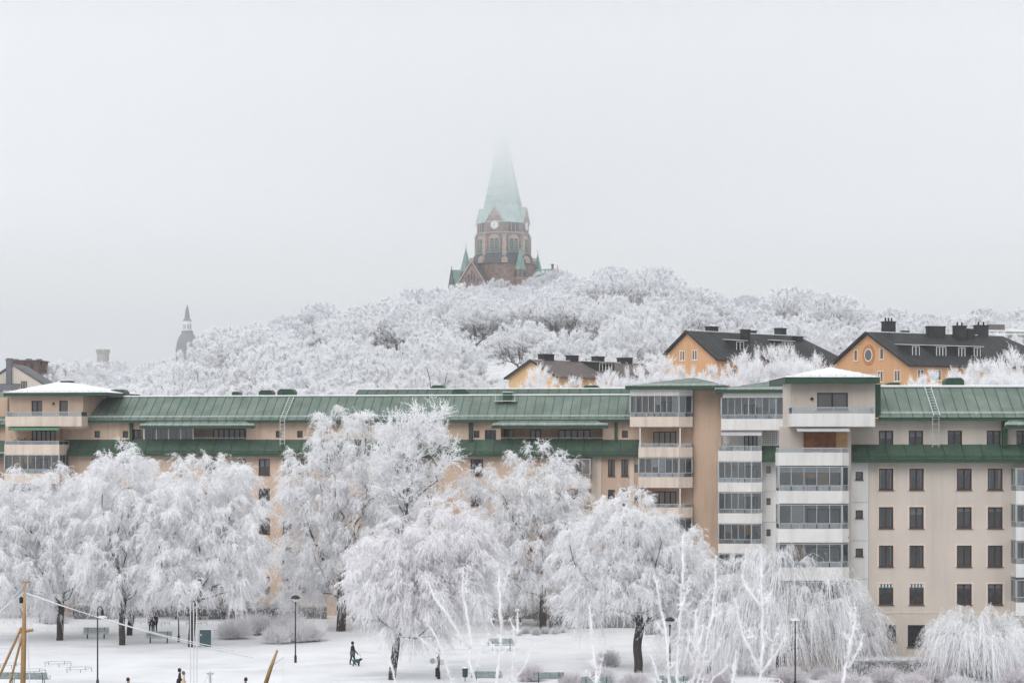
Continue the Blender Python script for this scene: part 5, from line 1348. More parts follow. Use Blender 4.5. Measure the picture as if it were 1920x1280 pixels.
    for i, (px, Yb, sc, k) in enumerate(((-20, 188, 1.0, 0), (40, 189, .9, 1), (95, 188, .85, 0), (140, 190, .9, 1), (185, 188.5, .85, 0), (232, 188, .8, 1), (280, 187.5, .9, 0), (330, 187, .8, 0), (375, 186.5, .85, 1), (420, 186, .8, 0), (468, 186, .75, 0),
                                         (535, 185.5, .55, 0), (690, 184, .6, 0), (870, 182.5, .7, 0), (925, 182, .75, 1), (975, 181.5, .7, 0), (1070, 180, .75, 0), (1120, 179, .8, 1), (1240, 175, .8, 0), (1300, 173, .9, 1))):
        where = ["at the photo edge", "second", "third", "fourth", "fifth", "sixth", "seventh", "eighth", "ninth", "tenth", "eleventh", "low one beside the facade windows", "low one behind the largest birch", "left of the grey birch", "close left of the grey birch", "behind the grey birch trunk",
                 "right of the grey birch", "below the cream tower", "under the plain tan wall", "under the white balcony stack"][i]
        lab = f"tall frosted shrub along the foot of the peach facade, {where}" + (" from the left" if 0 < i < 11 else "")
        x = (px-960)*Yb/F
        plant_tree("frosted_shrub", lab, "shrub", "frosted shrubs along the peach facade", (x, Yb, float(terr(x, Yb))), *bp[k], rz=i*2.1, sc=sc)

# ================================================================== SHRUBS AND HEDGES
def bush_mesh(seed, rx, h, n, mat, K=5, w=.013, spread=.35):
    rng = np.random.default_rng(seed)
    a = rng.random(n)*6.283; r = np.sqrt(rng.random(n))*rx*spread
    O = np.stack([r*np.cos(a), r*np.sin(a), np.zeros(n)+.02], 1)
    th = np.arccos(rng.random(n)**.8*.98); ph = a+rng.normal(size=n)*.4
    E = np.stack([rx*np.sin(th)*np.cos(ph), rx*np.sin(th)*np.sin(ph), .12*h+.88*h*np.cos(th)], 1)*rng.uniform(.72, 1.06, n)[:, None]
    v = sprays(rng, O, E-O, np.linalg.norm(E-O, axis=1), rng.uniform(-.05, .12, n), w*rng.uniform(.7, 1.2, n), K, .30, w*.85, ang=(15, 45), sdroop=-.05)
    return tri_mesh("foliage", *v, mat)
if DETAIL:
    BM = [bush_mesh(1, 1.0, 1.0, 1000, M_frostbush), bush_mesh(2, 1.0, .95, 1100, M_frostbush), bush_mesh(3, 1.0, 1.1, 900, M_frosthedge), bush_mesh(4, 1.0, 1.0, 1200, M_frostbushw)]
    stemm = MB()
    for k in range(9):
        a = k*.7; stemm.tube([(.12*math.cos(a), .12*math.sin(a), -.1), (.3*math.cos(a), .3*math.sin(a), .42)], [.03, .015], 4)
    stem_me = stemm.mesh("stem", M_bark)
    def bush(px, py, wpx, hpx, k, label, group, name="bush"):
        g = onground(px, py); s = g.y/F; g.z = float(terr(g.x, g.y))
        o = empty(name, g, px*.37); k_ = 1.3 if k == 3 else 1.0; o.scale = (wpx*s/2*k_, wpx*s/2*.9*k_, hpx*s); tag(o, label, "bush", group)
        inst("foliage", BM[k], o); inst("stem", stem_me, o); return o
    grp = "bushes around the tall lamp"
    for px, py, w, h, t in ((440, 1196, 66, 44, "leftmost, largest"), (487, 1188, 60, 46, "rear, behind the leftmost"), (518, 1206, 52, 40, "front, left of the lamp"), (560, 1203, 56, 48, "just right of the lamp"), (590, 1202, 48, 46, "rightmost"), (545, 1190, 70, 48, "rear, behind the lamp"), (462, 1182, 50, 34, "farthest, low")):
        bush(px, py, w, h, 3, f"rounded frosted bush by the tall park lamp, {t}", grp)
    grp = "low bushes along the near edge of the park"
    for i, (px, py, w, h, k) in enumerate(((995, 1276, 70, 36, 0), (1072, 1285, 66, 32, 1), (1128, 1278, 74, 36, 0), (1190, 1288, 80, 34, 1), (1302, 1288, 70, 38, 0), (1350, 1280, 60, 30, 1), (1480, 1279, 90, 36, 0), (1540, 1272, 60, 28, 1), (1585, 1292, 130, 40, 0), (1660, 1278, 90, 36, 1),
                                   (1712, 1292, 90, 34, 0), (1752, 1278, 120, 36, 1), (1905, 1285, 100, 38, 0), (1640, 1262, 60, 26, 2), (1800, 1290, 70, 26, 2))):
        pos = ["leftmost", "second", "third", "fourth", "fifth", "sixth", "seventh", "eighth", "ninth", "tenth", "eleventh", "twelfth", "fifteenth", "darker one left of the hedge end", "darker one below the mushroom willow"][i]
        bush(px, py, w, h, k, f"clipped round frosted bush along the near park edge, {pos}" + ("" if i in (0, 13, 14) else " from the left"), grp)
    grp = "dormant perennials in the middle bed"
    for i, (px, py) in enumerate(((968, 1190), (985, 1187), (1005, 1190), (1022, 1188), (1040, 1189), (1052, 1186))):
        bush(px, py, 26, 14, 2, f"low tuft of frosted dormant perennials in the middle bed, {['leftmost','second','third','fourth','fifth','rightmost'][i]} of six", grp, "perennial_tuft")
    for px, py, w, h, t in ((100, 1168, 60, 26, "left of the young tree's far side"), (1140, 1248, 60, 32, "dark, right under the three-limbed birch")):
        bush(px, py, w, h, 2, f"small loose frosted bush, {t}", "small loose bushes")

    def hedge(pxa, pxb, Y, h, d, label, n, gap=.0):
        xa, xb = (pxa-960)*Y/F, (pxb-960)*Y/F; L = xb-xa
        o = empty("hedge", ((xa+xb)/2, Y, float(terr((xa+xb)/2, Y)))); tag(o, label, "hedge", "clipped hedges in front of the buildings")
        rng = np.random.default_rng(int(pxa*7+11))
        MB().box(-L/2, L/2, -d*.22, d*.22, -.1, h*.7).build("core", M_hedgecore, o)
        O = np.stack([(rng.random(n)-.5)*L, (rng.random(n)-.5)*d*.7, h*(.1+.8*rng.random(n)**.6)], 1)
        D = np.stack([rng.normal(size=n)*.5, -np.abs(rng.normal(size=n))*.7+.15, rng.normal(size=n)*.5+.55], 1)
        v = sprays(rng, O, D, rng.uniform(.22, .48, n), rng.uniform(-.1, .3, n), .02*np.ones(n), 4, .5, .013)
        inst("foliage", tri_mesh("foliage", *v, M_frosthedge), o)
        n2 = n//2                                            # thick rime along the clipped top
        O = np.stack([(rng.random(n2)-.5)*L, (rng.random(n2)-.5)*d*.9, h*.82+.06*rng.random(n2)], 1)
        D = np.stack([rng.normal(size=n2)*.6, rng.normal(size=n2)*.4-.2, rng.uniform(.3, 1, n2)], 1)
        v = sprays(rng, O, D, rng.uniform(.15, .32, n2), rng.uniform(-.1, .3, n2), .022*np.ones(n2), 4, .5, .018)
        inst("rime", tri_mesh("rime", *v, M_frost), o)
    hedge(392, 612, 187, 1.55, 1.2, "long dark hedge with rimed top behind the lamp-side bushes", 1500)
    hedge(660, 720, 186, 1.5, 1.2, "short hedge right of the largest birch trunk", 450)
    hedge(862, 1012, 187, 1.5, 1.2, "dark hedge behind the far grey birch", 900)
    hedge(140, 250, 187, 1.6, 1.2, "low dark hedge behind the left birch trunks", 700)
    hedge(255, 390, 190, 1.3, 1.2, "pale hedge under the wide birch's hanging twigs", 700)
    hedge(1030, 1190, 178, 1.4, 1.2, "hedge below the cream tower balconies", 800)
    hedge(1210, 1440, 172, 1.4, 1.2, "hedge behind the small willow, under the white balcony stack", 900)
    hedge(1598, 1990, 141.6, 1.45, 1.2, "long clipped hedge running along the beige facade", 4200)

# ================================================================== STREET FURNITURE
def bench(px, py, rz, label, wpx=None, back=False):
    g = onground(px, py); g.z = float(terr(g.x, g.y))
    o = empty("bench", g, rz); tag(o, label, "bench", "green slatted park benches")
    W_ = 1.05
    s = MB()
    for i in range(5): s.box(-W_, W_, -.42+i*.1, -.34+i*.1, .43, .465)
    s.build("seat", M_bench, o)
    b = MB()
    for i in range(5):
        z = .52+i*.085; y = .08+i*.03; b.slab([(-W_, y, z), (W_, y, z), (W_, y+.022, z+.07), (-W_, y+.022, z+.07)], .03)
    b.build("backrest", M_bench, o)
    for x in (-.7, .7):
        MB().tube([(x, -.32, 0), (x, -.32, .43)], .03, 5).tube([(x, .08, 0), (x, .1, .5), (x, .24, .95)], .03, 5).tube([(x, -.36, .42), (x, .1, .42)], .025, 5).build("leg", M_darkmet, o)
    for x in (-W_-.04, W_+.04):
        MB().tube([(x, -.4, .44), (x, -.42, .64), (x, -.1, .66), (x, .12, .62)], .022, 5).build("armrest", M_grey, o)
    return o
def lamp_post(px, py, top, kind, label):
    g = onground(px, py); s = g.y/F; g.z = float(terr(g.x, g.y))
    H = CH-(top-HZ)*s-g.z
    o = empty("lamp_post", g); tag(o, label, "street lamp", "park lamp posts")
    MB().lathe([(.10, -.1), (.10, .5), (.055, .6), (.042, H-.5)], 10).build("pole", M_darkmet, o, smooth=False)
    if kind == 'mushroom':
        MB().lathe([(.05, H-.52), (.12, H-.45), (.26, H-.32), (.25, H-.26)], 12).build("diffuser", M_zinc, o)
        MB().lathe([(.36, H-.26), (.33, H-.16), (.2, H-.04), (.02, H)], 12).build("hood", M_darkmet, o)
        MB().lathe([(.05, H-.7), (.09, H-.55), (.05, H-.5)], 8).build("collar", M_darkmet, o)
    elif kind == 'hook':
        MB().tube([(0, 0, H-.55), (0, 0, H-.15), (.08, 0, H-.02), (.2, 0, H), (.3, 0, H-.1), (.32, 0, H-.25)], .035, 6).build("bracket", M_darkmet, o)
        MB().lathe([(.05, H-.25), (.1, H-.3), (.11, H-.62)], 8, (.32, 0)).build("lamp_housing", M_darkmet, o)
        MB().lathe([(.34, H-.78), (.3, H-.7), (.1, H-.62)], 12, (.32, 0)).build("shade", M_zinc, o)
    elif kind == 'disc':
        MB().lathe([(.38, H-.42), (.3, H-.34), (.06, H-.3), (.03, H)], 12).build("hood", M_zinc, o)
    return o
if DETAIL:
    bench(180, 1197, R(4), "snow-dusted park bench beside the thick-trunked birch")
    bench(298, 1205, R(3), "snow-dusted park bench beside the tall birch trunks")
    bench(526, 1151, 0, "distant green bench before the dark hedge")
    bench(940, 1218, R(2), "frosted bench in the open middle of the park")
    bench(1023, 1170, 0, "distant bench under the grey-shadowed birch")
    bench(912, 1281, R(178), "green bench at the near edge beside the litter bin, seen from behind")
    bench(1029, 1284, R(180), "green bench at the near edge behind the branch with three shoots")
    bench(1118, 1292, R(180), "green bench at the near edge right of the round bush")
    bench(1262, 1293, R(180), "green bench at the near edge below the three-limbed birch")
    bench(62, 1284, R(176), "frosted bench at the lower left corner beside the mast")
    bench(5, 1284, R(176), "frosted bench cut by the lower left corner")
    lamp_post(183, 1290, 1136, 'hook', "tall lamp post with hooked bracket crossing the first bench")
    lamp_post(554, 1241, 1115, 'mushroom', "tall mushroom lamp post among the frosted bushes")
    lamp_post(823, 1272, 1144, 'mushroom', "lamp post with signs beside the low spreading birch")
    lamp_post(1256, 1285, 1156, 'mushroom', "mushroom lamp post in front of the three-limbed birch")
    lamp_post(1491, 1292, 1150, 'disc', "thin lamp post with flat shade before the weeping willow")
    lamp_post(335, 1202, 1118, 'disc', "lamp post half hidden by the wide birch, near the second bench")
    sg = onground(820, 1271); sgo = empty("sign_post", sg); tag(sgo, "small post with round and square signs beside the park lamp", "sign")
    MB().tube([(0, -.1, 0), (0, -.1, 1.55)], .035, 6).build("pole", M_darkmet, sgo)
    MB().tube([(-.32, -.16, 1.25), (-.32, -.12, 1.25)], .2, 14).build("round_sign", M_grey, sgo)
    MB().box(-.02, .5, -.16, -.13, .95, 1.35).build("notice", M_wframe, sgo)
    MB().box(-.14, .16, .0, .12, .1, .75).build("box", M_darkmet, sgo)
    g = onground(385, 1211); o = empty("utility_cabinet", g, R(8)); tag(o, "teal metal utility cabinet right of the wide birch trunk", "cabinet")
    MB().box(-.46, .46, -.3, .3, 0, 1.38).build("body", M_teal, o); MB().box(-.5, .5, -.34, .34, 1.382, 1.45).build("lid", M_snowroof, o)
    MB().box(-.44, -.005, -.318, -.301, .08, 1.33).build("door", M_teal, o); MB().box(.005, .44, -.318, -.301, .08, 1.33).build("door", M_teal, o)
    MB().box(-.4, -.3, -.33, -.319, .9, 1.05).build("notice", M_zinc, o)
    g = onground(872, 1277); o = empty("litter_bin", g); tag(o, "dark green litter bin on a thin post at the near edge", "bin")
    MB().tube([(0, .2, 0), (0, .2, .95)], .03, 6).build("post", M_darkmet, o); MB().lathe([(.16, .32), (.18, .36), (.2, .95), (.16, .95), (.15, .5)], 14).build("body", M_green, o); MB().lathe([(.21, .951), (.2, 1.0), (.05, 1.04)], 14).build("lid", M_snowroof, o)
    # low circular bed railings
    for i, (px, py, w, t) in enumerate(((62, 1262, 46, "nearest the mast"), (108, 1249, 50, "above the other two"), (148, 1259, 48, "rightmost by the hooked lamp"), (20, 1251, 40, "at the photo edge"), (300, 1172, 36, "behind the second bench"), (368, 1172, 40, "behind the teal cabinet"), (262, 1168, 30, "far behind the tall birch"))):
        g = onground(px, py); s = g.y/F; r = w*s/2; g.z = float(terr(g.x, g.y))
        o = empty("bed_railing", g); tag(o, f"low circular iron flower-bed railing with rime, {t}", "railing", "circular flower-bed railings")
        m = MB(); m.tube([(r*math.cos(a*math.pi/14), r*.95*math.sin(a*math.pi/14), .26) for a in range(29)], .02, 5); m.build("hoop", M_grey, o)
        for k in range(5): a = k*math.pi/2.5; MB().tube([(r*math.cos(a), r*.95*math.sin(a), 0), (r*math.cos(a), r*.95*math.sin(a), .26)], .02, 4).build("post", M_darkmet, o)
    # white steel fence piece low right
    g = onground(1442, 1300); o = empty("white_railing", g, R(-12)); tag(o, "white tubular railing in front of the willow trunk", "railing")
    for z in (.5, .75, 1.0): MB().tube([(-.7, 0, z), (.7, 0, z)], .03, 6).build("bar", M_wframe, o)
    for x in (-.7, -.25, .25, .7): MB().tube([(x, 0, 0), (x, 0, 1.05)], .035, 6).build("post", M_wframe, o)
    MB().tube([(.7, 0, 1.0), (1.3, 0, .4)], .03, 6).build("brace", M_wframe, o)

# ================================================================== PEOPLE AND THE DOG
M_skin = pm("skin", (.50, .32, .25), .6, .05, 3.); M_coatd = pm("dark coat", (.018, .02, .028), .9, .2, 4.); M_coatc = pm("cream coat", (.62, .50, .36), .9, .1, 4.)
M_trou = pm("dark trousers", (.02, .021, .026), .9, .2, 5.); M_hair = pm("dark hair", (.02, .015, .013), .8, .2, 8.); M_red = pm("red jacket", (.30, .05, .05), .9, .15, 4.)
M_dogcoat = pm("teal dog coat", (.03, .10, .115), .9, .15, 6.); M_dogfur = pm("dark dog fur", (.03, .026, .025), .9, .3, 8.); M_bag = pm("grey bag", (.12, .12, .13), .9, .1, 5.)
def skin_mesh(pts, edges, rads, name, root=0, sub=1):
    me = bpy.data.meshes.new(name); me.from_pydata(pts, edges, [])
    o = bpy.data.objects.new(name, me); col.objects.link(o)
    o.modifiers.new("s", 'SKIN')
    for i, r_ in enumerate(rads):
        me.skin_vertices[0].data[i].radius = (r_, r_) if not hasattr(r_, '__len__') else r_
        me.skin_vertices[0].data[i].use_root = (i == root)
    sb = o.modifiers.new("d", 'SUBSURF'); sb.levels = sub; sb.render_levels = sub
    dg = bpy.context.evaluated_depsgraph_get(); out = bpy.data.meshes.new_from_object(o.evaluated_get(dg))
    bpy.data.objects.remove(o); out.name = name
    out.polygons.foreach_set("use_smooth", [True]*len(out.polygons)); return out
def person(loc, rz, h, coat, label, stride=.22, arms=((.05, .0), (.05, .0)), lean=0.0, hat=None, bag=False, hair=M_hair):
    """walking figure facing local -y; arms: (forward swing, out) of each hand"""
    k = h/1.75
    P = [(0, 0, .95), (0, -.01-lean*.3, 1.15), (0, -.02-lean*.8, 1.38), (0, -.02-lean, 1.50), (0, -.04-lean, 1.60), (0, -.05-lean, 1.70)]
    E = [(0, 1), (1, 2), (2, 3), (3, 4), (4, 5)]; Rr = [(.16, .125), (.15, .115), (.18, .12), (.062, .062), (.092, .10), (.075, .085)]
    for sgn, st, (fw, ou) in ((-1, stride, arms[0]), (1, -stride, arms[1])):
        b = len(P)
        P += [(sgn*.10, 0, .88), (sgn*.105, -st*.55-.03*(st > 0), .49), (sgn*.105, -st+.02, .10), (sgn*.11, -st-.13, .05)]
        E += [(0, b), (b, b+1), (b+1, b+2), (b+2, b+3)]; Rr += [.105, .075, .055, .045]
        b = len(P)
        P += [(sgn*.19, -.01-lean*.8, 1.40), (sgn*(.245+ou*.5), .03-fw*.35-lean*.5, 1.13), (sgn*(.23+ou), -.02-fw-lean*.4, .90), (sgn*(.225+ou), -.04-fw*1.15-lean*.4, .80)]
        E += [(2, b), (b, b+1), (b+1, b+2), (b+2, b+3)]; Rr += [.075, .06, .045, .038]
    me = skin_mesh(P, E, Rr, "body")
    for m in (coat, M_trou, M_skin, M_darkmet): me.materials.append(m)
    for p in me.polygons:
        c = p.center
        p.material_index = 3 if c.z < .10 else (1 if c.z < .78 and abs(c.x) < .19 else (2 if c.z > 1.50 else (2 if c.z < .84 and abs(c.x) > .19 else 0)))
    o = inst("person", me, None, loc, (0, 0, rz), (k, k, k)); tag(o, label, "person", "people in the park")
    # coat skirt, hair or hat
    MB().lathe([(.205, .74), (.20, .95), (.165, 1.12)], 12).build("coat_hem", coat, o, smooth=True)
    hm = MB(); hm.lathe([(.10, 1.58), (.118, 1.66), (.105, 1.76), (.05, 1.81), (.01, 1.815)], 12, (0, .0-lean)); ho = hm.build("hat" if hat else "hair", hat or hair, o, smooth=True)
    MB().add([(-.02, -.15-lean, 1.63), (.02, -.15-lean, 1.63), (0, -.185-lean, 1.635), (0, -.15-lean, 1.68)], [(0, 1, 2), (1, 3, 2), (3, 0, 2)]).build("nose", M_skin, o)
    if bag: MB().box(-.30, -.20, -.02, .26, .78, 1.08).tube([(-.22, .1, 1.06), (-.1, 0, 1.44), (.1, 0.02, 1.45)], .015, 4).build("shoulder_bag", M_bag, o)
    return o
if DETAIL:
    g = onground(661, 1246)
    person(g, R(115), 1.72, M_coatd, "person in dark coat with shoulder bag walking a small dog", stride=.16, arms=((.28, .02), (.0, .0)), bag=True)
    gd = onground(665, 1247)
    P = [(0, 0, .36), (-.16, 0, .37), (.16, 0, .36), (.28, 0, .44), (.36, 0, .50), (.46, 0, .475), (-.25, 0, .40), (-.34, 0, .50)]
    E = [(0, 1), (0, 2), (2, 3), (3, 4), (4, 5), (1, 6), (6, 7)]; Rr = [.105, .095, .115, .07, .075, .035, .03, .016]
    for sx, hind in ((.18, 0), (-.17, 1)):
        for sy in (-.06, .06):
            b = len(P)
            if hind: P += [(sx, sy, .28), (sx+.05, sy, .21), (sx-.05, sy, .12), (sx-.03, sy, .02)]
            else: P += [(sx, sy, .26), (sx-.01, sy, .18), (sx+.01, sy, .10), (sx+.02, sy, .02)]
            E += [(1 if hind else 2, b), (b, b+1), (b+1, b+2), (b+2, b+3)]; Rr += [.05, .038, .024, .026]
    dm = skin_mesh(P, E, Rr, "dog")
    dm.materials.append(M_dogfur); dm.materials.append(M_dogcoat)
    for p in dm.polygons: p.material_index = 1 if -.27 < p.center.x < .24 and p.center.z > .27 else 0
    dog = inst("dog", dm, None, (gd.x+.15, gd.y-.55, 0), (0, 0, R(-18)), (1.15,)*3); tag(dog, "small dark dog in a teal coat on a lead beside the walker", "dog")
    for sy in (-.05, .05): MB().add([(.33, sy-.02, .55), (.37, sy-.02, .56), (.34, sy*1.5, .48), (.35, sy+.02, .56)], [(0, 1, 2), (1, 3, 2), (3, 0, 2)]).build("ear", M_dogfur, dog)
    MB().tube([(.26, 0, .50), (.2, .3, .72), (-.05, .55, .74)], .008, 4).build("lead", M_darkmet, dog)
    g = onground(283, 1187); person(g, R(10), 1.72, M_coatd, "person in dark clothing standing behind the second bench, veiled by twigs", stride=.06)
    g = onground(291, 1186); person(g, R(-14), 1.70, M_coatd, "person with red hat standing behind the second bench, veiled by twigs", stride=.05, hat=M_red)
    g = onground(336.5, 1304); person(g, R(100), 1.78, M_coatd, "person in black hooded coat walking at the lower edge of the photo", stride=.2, hat=M_coatd)
    g = onground(344, 1306); person(g, R(96), 1.66, M_coatc, "person in cream coat walking beside the black-coated one", stride=.2, hat=M_bag)
    g = onground(240, 1323); person(g, R(90), 1.76, M_coatd, "dark-haired head at the bottom edge left of the walking pair", stride=.2)
    g = onground(461, 1322); person(g, R(-90), 1.74, M_coatd, "dark-hatted head at the bottom edge below the tall lamp", stride=.2, hat=M_coatd)

# ================================================================== THE BOAT IN FRONT OF THE QUAY
if DETAIL:
    YB = 76.0; sB = F/YB
    bt = empty("sailing_boat", ((150-960)/sB, YB, -2.0), 0); tag(bt, "wooden sailing boat whose yellow mast and frosted stays rise at lower left", "boat")
    hull = MB(); secs = []
    for i in range(9):
        t = i/8.; x = -7+14*t; bw = 1.9*math.sin(math.pi*min(max(.12+.80*t, 0), 1))**.6*(1-.4*t**4); sh = 1.5+.5*(2*t-1)**2
        secs.append([(x, -bw, sh), (x, -bw*.85, .5), (x, 0, -.4), (x, bw*.85, .5), (x, bw, sh)])
    for s_ in secs: hull.v += s_
    for i in range(8):
        for k in range(4): hull.f.append((i*5+k, i*5+k+1, (i+1)*5+k+1, (i+1)*5+k)); hull.m.append(0)
        hull.f.append((i*5+4, i*5, (i+1)*5, (i+1)*5+4)); hull.m.append(0)
    hull.f += [(0, 1, 2, 3, 4), (44, 43, 42, 41, 40)]; hull.m += [0, 0]
    hull.build("hull", M_hull, bt)
    def B_(px, py, dy=0.0): p = W(px, py, YB+dy); return Vector((p.x-bt.location.x, dy, p.z-bt.location.z))
    p0, p1 = B_(43, 1280), B_(47, 1088)
    foot = p0+(p0-p1)*((p0.z-1.4)/(p1.z-p0.z))
    MB().tube([foot, p0.lerp(p1, .45), B_(45, 1180), B_(46.5, 1090)], [.13, .095, .085, .035], 10).build("mast", M_mast, bt, smooth=True)
    MB().tube([B_(45.5, 1184)-Vector((.16, 0, 0)), B_(62, 1180)], .06, 6).build("crosstree", M_mast, bt)
    MB().tube([B_(46, 1092)-Vector((.12, 0, 0)), B_(57, 1089)], .03, 6).build("masthead_spreader", M_mast, bt)
    MB().tube([B_(40, 1176), B_(-30, 1330)], .055, 6).build("gaff", M_mast, bt)
    MB().tube([B_(42, 1190), B_(8, 1320)], .05, 6).build("boom", M_mast, bt)
    MB().lathe([(.06, 0), (.08, .05), (.08, .2), (.03, .24)], 8).build("block", M_darkmet, bt, tuple(B_(40, 1130)))
    for a, b in (((47, 1110), (475, 1232)), ((48, 1112), (440, 1219)), ((46, 1095), (-40, 1190)), ((45, 1110), (-30, 1165)), ((48, 1100), (56, 1290))):
        A0, B0 = B_(*a), B_(*b); mid = A0.lerp(B0, .5)-Vector((0, 0, (A0-B0).length*.02))
        pts = [A0.lerp(B0, t)-Vector((0, 0, (A0-B0).length*.08*t*(1-t))) for t in (0, .17, .34, .5, .67, .84, 1)]
        MB().tube(pts, .017, 5).build("stay", M_rope, bt)
    for px in (357, 363, 369):
        MB().tube([B_(px, 1128), B_(px, 1330)], .02, 5).build("halyard", M_rope, bt)
    MB().tube([B_(495, 1290), B_(508, 1250), B_(520, 1218)], [.085, .075, .04], 8).build("bowsprit", M_mast, bt, smooth=True)
    MB().tube([B_(505, 1250), B_(532, 1230)], .02, 5).build("stay", M_rope, bt); MB().tube([B_(531, 1230), B_(531, 1300)], .01, 4).build("halyard", M_rope, bt)
    MB().tube([B_(394, 1258), B_(394, 1340)], .05, 6).tube([B_(388, 1261), B_(400, 1261)], .05, 6).lathe([(.03, 0), (.05, .1), (.01, .25)], 6).build("light_mast", M_zinc, bt)
    MB().tube([B_(393, 1262), B_(372, 1295)], .015, 4).build("stay", M_rope, bt)
    MB().tube([B_(495, 1290), (6.5, 0, 1.8)], .11, 8).build("bowsprit_heel", M_mast, bt)
    MB().tube([B_(394, 1338), (B_(394, 1338).x, 0, 1.5)], .05, 6).build("light_mast_foot", M_zinc, bt)

# ================================================================== FROSTED SHOOTS CLOSE TO THE CAMERA
def near_shrub(shoots, Y, root_px, label, seed):
    rng = np.random.default_rng(seed); s = Y/F
    root = W(root_px, 1280, Y); root.z = 12.6
    o = empty("frosted_shrub", root); tag(o, label, "shrub", "frosted shoots close to the camera")
    fuzzO, fuzzD = [], []
    for i, (pts, r0, r1) in enumerate(shoots):
        dy = rng.normal()*.25 if i else 0
        P3 = [W(px, py, Y+dy)-root for px, py in pts]
        if pts[-1][1] >= 1279:                       # runs out of the frame: carry it to the root
            e = P3[-1]; P3 += [Vector((e.x*.7, e.y*.7, e.z*.55)), Vector((e.x*.15, 0, -.1))]
        # resample with knots of rime
        Q, Rd = [], []
        tot = sum((b-a).length for a, b in zip(P3[:-1], P3[1:])); acc = 0
        for a, b in zip(P3[:-1], P3[1:]):
            L = (b-a).length; n = max(2, int(L/.045))
            for k in range(n):
                t = k/n; f = (acc+L*t)/tot
                q = a.lerp(b, t); kn = 1+.16*rng.normal() + (.7 if rng.random() < .035 else 0)
                Q.append(q+Vector(rng.normal(size=3)*.0035)); Rd.append((r0+(r1-r0)*f)*max(.6, kn)*s*min(1, .45+f*tot/.12*.55))
            acc += L
        Q.append(P3[-1]); Rd.append(r1*s)
        MB().tube(Q, [r_*.62 for r_ in Rd], 8).build("shoot", M_shoot, o, smooth=True)
        # short frosted spurs standing off the shoot
        for k in range(2, len(Q)-2, 3):
            if rng.random() > .3 or Q[k].z < 1.6: continue
            ax = (Q[k-1]-Q[k+1]).normalized(); sd = ax.orthogonal(); sd.rotate(Matrix.Rotation(rng.random()*6.28, 3, ax))
            d = (ax*rng.uniform(.5, 1.0)+sd*rng.uniform(.5, 1.0)).normalized(); ln = rng.uniform(.03, .13)*(1.6 if rng.random() < .2 else 1)
            p1 = Q[k]+d*ln*.6; p2 = Q[k]+d*ln+Vector((0, 0, ln*.25))
            MB().tube([Q[k], p1, p2], [Rd[k]*.4, Rd[k]*.36, Rd[k]*.26], 6).build("spur", M_shoot, o, smooth=True)
            for t in (.3, .5, .7, .9, 1.0):
                for _ in range(4): fuzzO.append(Q[k].lerp(p2, t)); fuzzD.append(rng.normal(size=3))
        for q, r_ in zip(Q, Rd):
            for _ in range(8): fuzzO.append(q); d = rng.normal(size=3); d[2] += .3; fuzzD.append(d)
    n = len(fuzzO); v = sprays(rng, np.array(fuzzO), np.array(fuzzD), rng.uniform(.02, .055, n), np.zeros(n), .0028*np.ones(n), 2, .5, .002)
    inst("rime", tri_mesh("rime", *v, M_frost), o)
